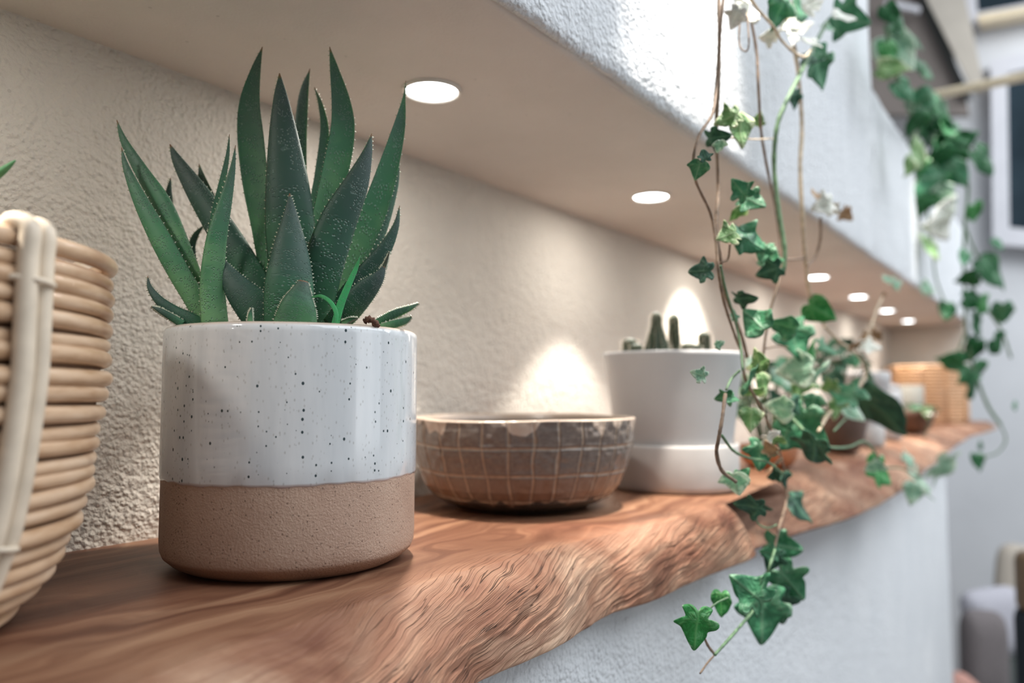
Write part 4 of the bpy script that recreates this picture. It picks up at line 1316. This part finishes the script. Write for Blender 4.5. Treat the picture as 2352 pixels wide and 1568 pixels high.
# ------------------------------------------------------------------ things standing along the far half of the shelf
def small_plant(root, n, r, z0, h, tones, size, kind='heart'):
    for k in range(n):
        a = k * 2.4 + random.uniform(-.3, .3)
        rr = r * math.sqrt((k + 0.5) / n)
        tip = Vector((rr * 1.5 * math.cos(a), rr * 1.5 * math.sin(a), z0 + h * (1 - 0.55 * (rr / r) ** 2) * random.uniform(.8, 1.05)))
        base = Vector((rr * 0.3 * math.cos(a), rr * 0.3 * math.sin(a), z0 - 0.004))
        tube('stem', [base, (base + tip) / 2 + Vector((0, 0, 0.01)), tip], 0.0009, M['stem_green'], root, 6, 9)
        me = leaf_mesh(kind, random.choice(tones), random.randrange(3))
        o = bpy.data.objects.new('leaf', me)
        COL.objects.link(o)
        o.parent = root
        o.location = tip
        o.rotation_euler = (random.uniform(-1.2, 0.3), random.uniform(-.6, .6), a - math.pi / 2 + random.uniform(-.5, .5))
        o.scale = [size * random.uniform(.7, 1.15)] * 3


def stand(px, s, z=0.0):
    p = at(px, 900, s)
    return Vector((p.x, p.y, z))


M['terracotta'] = simple('terracotta', (0.46, 0.17, 0.07), 0.5, 40, 0.15)
c0 = stand(1762, 0.965)
r_ = tag(empty('potted_foliage', c0), 'bushy yellow green foliage plant in a low orange terracotta bowl behind ivy', 'plant')
lathe('pot', [(0, 0.0), (0.022, 0.0), (0.029, 0.005), (0.034, 0.014), (0.0355, 0.026), (0.0345, 0.029), (0.032, 0.028), (0.030, 0.016), (0, 0.016)], 56, M['terracotta'], r_)
soil_disc('soil', 0.0315, 0.024, r_, M['soil'])
small_plant(r_, 34, 0.034, 0.026, 0.112, ['y', 'b', 'y', 'p', 'g', 'd'], 0.036)

M['brown_pot'] = simple('brown_glaze', (0.115, 0.070, 0.052), 0.35, 40, 0.2)
c0 = stand(1925, 1.20)
r_ = tag(empty('potted_foliage', c0), 'dark leaved plant in a round dark brown pot near the shelf edge', 'plant')
lathe('pot', [(0, 0.0), (0.022, 0.0), (0.028, 0.004), (0.036, 0.020), (0.0415, 0.045), (0.0425, 0.066), (0.0405, 0.072), (0.038, 0.070), (0.037, 0.05), (0, 0.05)], 56, M['brown_pot'], r_)
soil_disc('soil', 0.0372, 0.064, r_, M['soil'])
small_plant(r_, 22, 0.032, 0.066, 0.115, ['d', 'd', 'g', 'd'], 0.036)

c0 = stand(1990, 1.36)
r_ = tag(empty('white_planter', c0), 'smaller tapered white planter with narrow foot, between brown pot and cane basket', 'planter')
lathe('planter', [(0, 0.010), (0.022, 0.010), (0.0235, 0.036), (0.030, 0.070), (0.0385, 0.110), (0.0395, 0.112), (0.0400, 0.128), (0.0385, 0.130), (0.0365, 0.127), (0.033, 0.10), (0, 0.10)], 56, M['white_ceramic'], r_)
lathe('saucer', [(0, 0.0), (0.0255, 0.0), (0.0272, 0.003), (0.0276, 0.034), (0.0262, 0.0355), (0.0248, 0.034), (0.0240, 0.008), (0, 0.008)], 56, M['matte_white'], r_)
soil_disc('soil', 0.034, 0.120, r_, M['soil'])
c0 = stand(2035, 1.55)
r_ = tag(empty('white_jar', c0), 'tall plain white lidded jar just behind the narrow footed planter', 'jar')
lathe('body', [(0, 0), (0.024, 0), (0.028, 0.004), (0.029, 0.08), (0.027, 0.098), (0, 0.098)], 48, M['white_ceramic'], r_)
lathe('lid', [(0, 0.099), (0.027, 0.099), (0.0275, 0.104), (0.018, 0.110), (0.006, 0.113), (0.006, 0.119), (0, 0.121)], 48, M['white_ceramic'], r_)

c0 = stand(2092, 1.76)
r_ = tag(empty('potted_succulent', c0), 'small succulent in a low dark wooden bowl in front of the cane basket', 'plant')
lathe('bowl', [(0, 0), (0.026, 0), (0.038, 0.014), (0.047, 0.040), (0.048, 0.052), (0.046, 0.053), (0.043, 0.038), (0, 0.034)], 48, simple('dark_wood', (0.13, 0.065, 0.04), 0.5, 60, 0.3), r_)
soil_disc('soil', 0.0425, 0.046, r_, M['soil'])
small_plant(r_, 14, 0.036, 0.046, 0.022, ['y', 'g', 'd'], 0.022)
fl = tag(empty('cut_flower', at(2140, 955, 1.60) - Vector((0, 0, 0.03))), 'tiny white flower beside the low dark bowl', 'flower')
tube('stem', [Vector((0, 0.02, -0.03)), Vector((0, 0.01, 0.0)), Vector((0, 0, 0.03))], 0.0008, M['stem_green'], fl, 6, 10)
for k in range(6):
    me = leaf_mesh('heart', 'w', k % 3)
    o = bpy.data.objects.new('petal', me)
    COL.objects.link(o)
    o.parent = fl
    o.location = (0, 0, 0.03)
    o.rotation_euler = (0.5, 0, k * math.pi / 3)
    o.scale = (0.014,) * 3

c0 = stand(2083, 2.12)
t = NT('frosted_glass')
t.out((0.42, 0.40, 0.35), 0.5, None, Transmission_Weight=0.3, IOR=1.3)
o = lathe('frosted_tumbler', [(0, 0), (0.038, 0), (0.041, 0.004), (0.042, 0.112), (0.0405, 0.113), (0.039, 0.111), (0.038, 0.008), (0, 0.008)], 48, t.m)
o.location = c0
tag(o, 'pale frosted glass tumbler in front of the far cane basket', 'glass')

c0 = stand(2130, 2.42)
bsk = tag(empty('cane_basket', c0), 'orange brown cylindrical cane basket at the far end of the shelf', 'basket')
M['far_cane'] = simple('far_cane', (0.60, 0.36, 0.20), 0.5, 60, 0.15)
for k in range(17):
    zz = 0.006 + k * 0.0104
    rr = 0.104 + 0.004 * math.sin(k / 16 * math.pi)
    pts = [(rr * math.cos(a), rr * math.sin(a), zz) for a in [2 * math.pi * q / 48 for q in range(48)]]
    tube('cane', pts, 0.0050, M['far_cane'], bsk, 8, 48, closed=True)
for k in range(10):
    a = k * math.pi / 5
    tube('splint', [(0.113 * math.cos(a), 0.113 * math.sin(a), z_) for z_ in (0.002, 0.06, 0.12, 0.176)], 0.003, M['far_cane'], bsk, 6, 12)
lathe('base', [(0, 0.001), (0.104, 0.001), (0.104, 0.007), (0, 0.007)], 48, M['far_cane'], bsk)

# ------------------------------------------------------------------ wooden pole, and the seat corner at lower right
p0 = at(2110, 226, 1.90)
o = tube('wooden_pole', [Vector((p0.x, p0.y, p0.z)), Vector((p0.x, p0.y - 0.4, p0.z + 0.002)), Vector((p0.x, p0.y - 0.9, p0.z))], 0.0118, M['cream_wood'], None, 16, 24)
tag(o, 'pale round wooden pole crossing in front of the window at upper right', 'pole')


def cushion(name, c, size, rot, mat, label):
    bm = bmesh.new()
    bmesh.ops.create_uvsphere(bm, u_segments=40, v_segments=24, radius=1)
    for v in bm.verts:
        x, y, z = v.co
        f = lambda q, e: math.copysign(abs(q) ** e, q)
        v.co = Vector((f(x, 0.45) * size[0], f(y, 0.45) * size[1], f(z, 0.9) * size[2] * (1 - 0.25 * max(abs(x), abs(y)) ** 2)))
    o = bm_obj(name, bm, mat)
    o.location = c
    o.rotation_euler = rot
    return tag(o, label, 'cushion')


bench = tag(empty('bench', (3.15, 0.1, -1.6)), 'dark bench seat under the cushions at lower right', 'bench')
b_ = M['dark_groove']
for o_ in (box('seat', (-0.45, -0.9, 0.52), (0.9, 0.22, 0.55), b_, bench, 0.01), box('leg', (-0.4, -0.85, 0), (-0.34, -0.79, 0.52), b_, bench), box('leg', (-0.4, 0.10, 0), (-0.34, 0.16, 0.52), b_, bench), box('leg', (0.8, -0.85, 0), (0.86, -0.79, 0.52), b_, bench), box('leg', (0.8, 0.10, 0), (0.86, 0.16, 0.52), b_, bench)):
    pass
R3 = lambda a, b_, c_: (math.radians(a), math.radians(b_), math.radians(c_))
cushion('cushion', at(2366, 1338, 3.35), (0.15, 0.15, 0.06), R3(80, 14, -54), simple('beige_cloth', (0.50, 0.44, 0.37), 0.9, 200), 'beige cushion highest at the back of the bench')
cushion('cushion', at(2288, 1428, 3.05), (0.12, 0.13, 0.06), R3(80, -8, -54), simple('pale_cloth', (0.52, 0.51, 0.56), 0.9, 200), 'pale lavender grey cushion behind the dark grey one')
cushion('cushion', at(2260, 1505, 2.75), (0.080, 0.155, 0.05), R3(84, 4, -54), simple('grey_knit', (0.20, 0.175, 0.175), 0.95, 260, 0.3, 0.8, 0.004), 'dark grey knitted cushion beside the wall corner')
cushion('cushion', at(2212, 1610, 2.55), (0.075, 0.075, 0.04), R3(80, 42, -54), simple('pink_cloth', (0.62, 0.33, 0.27), 0.9, 200), 'dusty pink cushion just entering at the bottom')
chair = tag(empty('armchair', at(2402, 1510, 2.05)), 'near black armchair with tan wooden arm at the lower right corner', 'armchair')
box('back', (-0.05, -0.5, -0.6), (0.04, 0.066, 0.12), simple('black_cloth', (0.008, 0.012, 0.016), 0.9), chair, 0.02, True)
box('armrest', (-0.05, -0.5, 0.121), (0.04, 0.060, 0.27), simple('tan_wood', (0.13, 0.08, 0.04), 0.5), chair, 0.02, True)
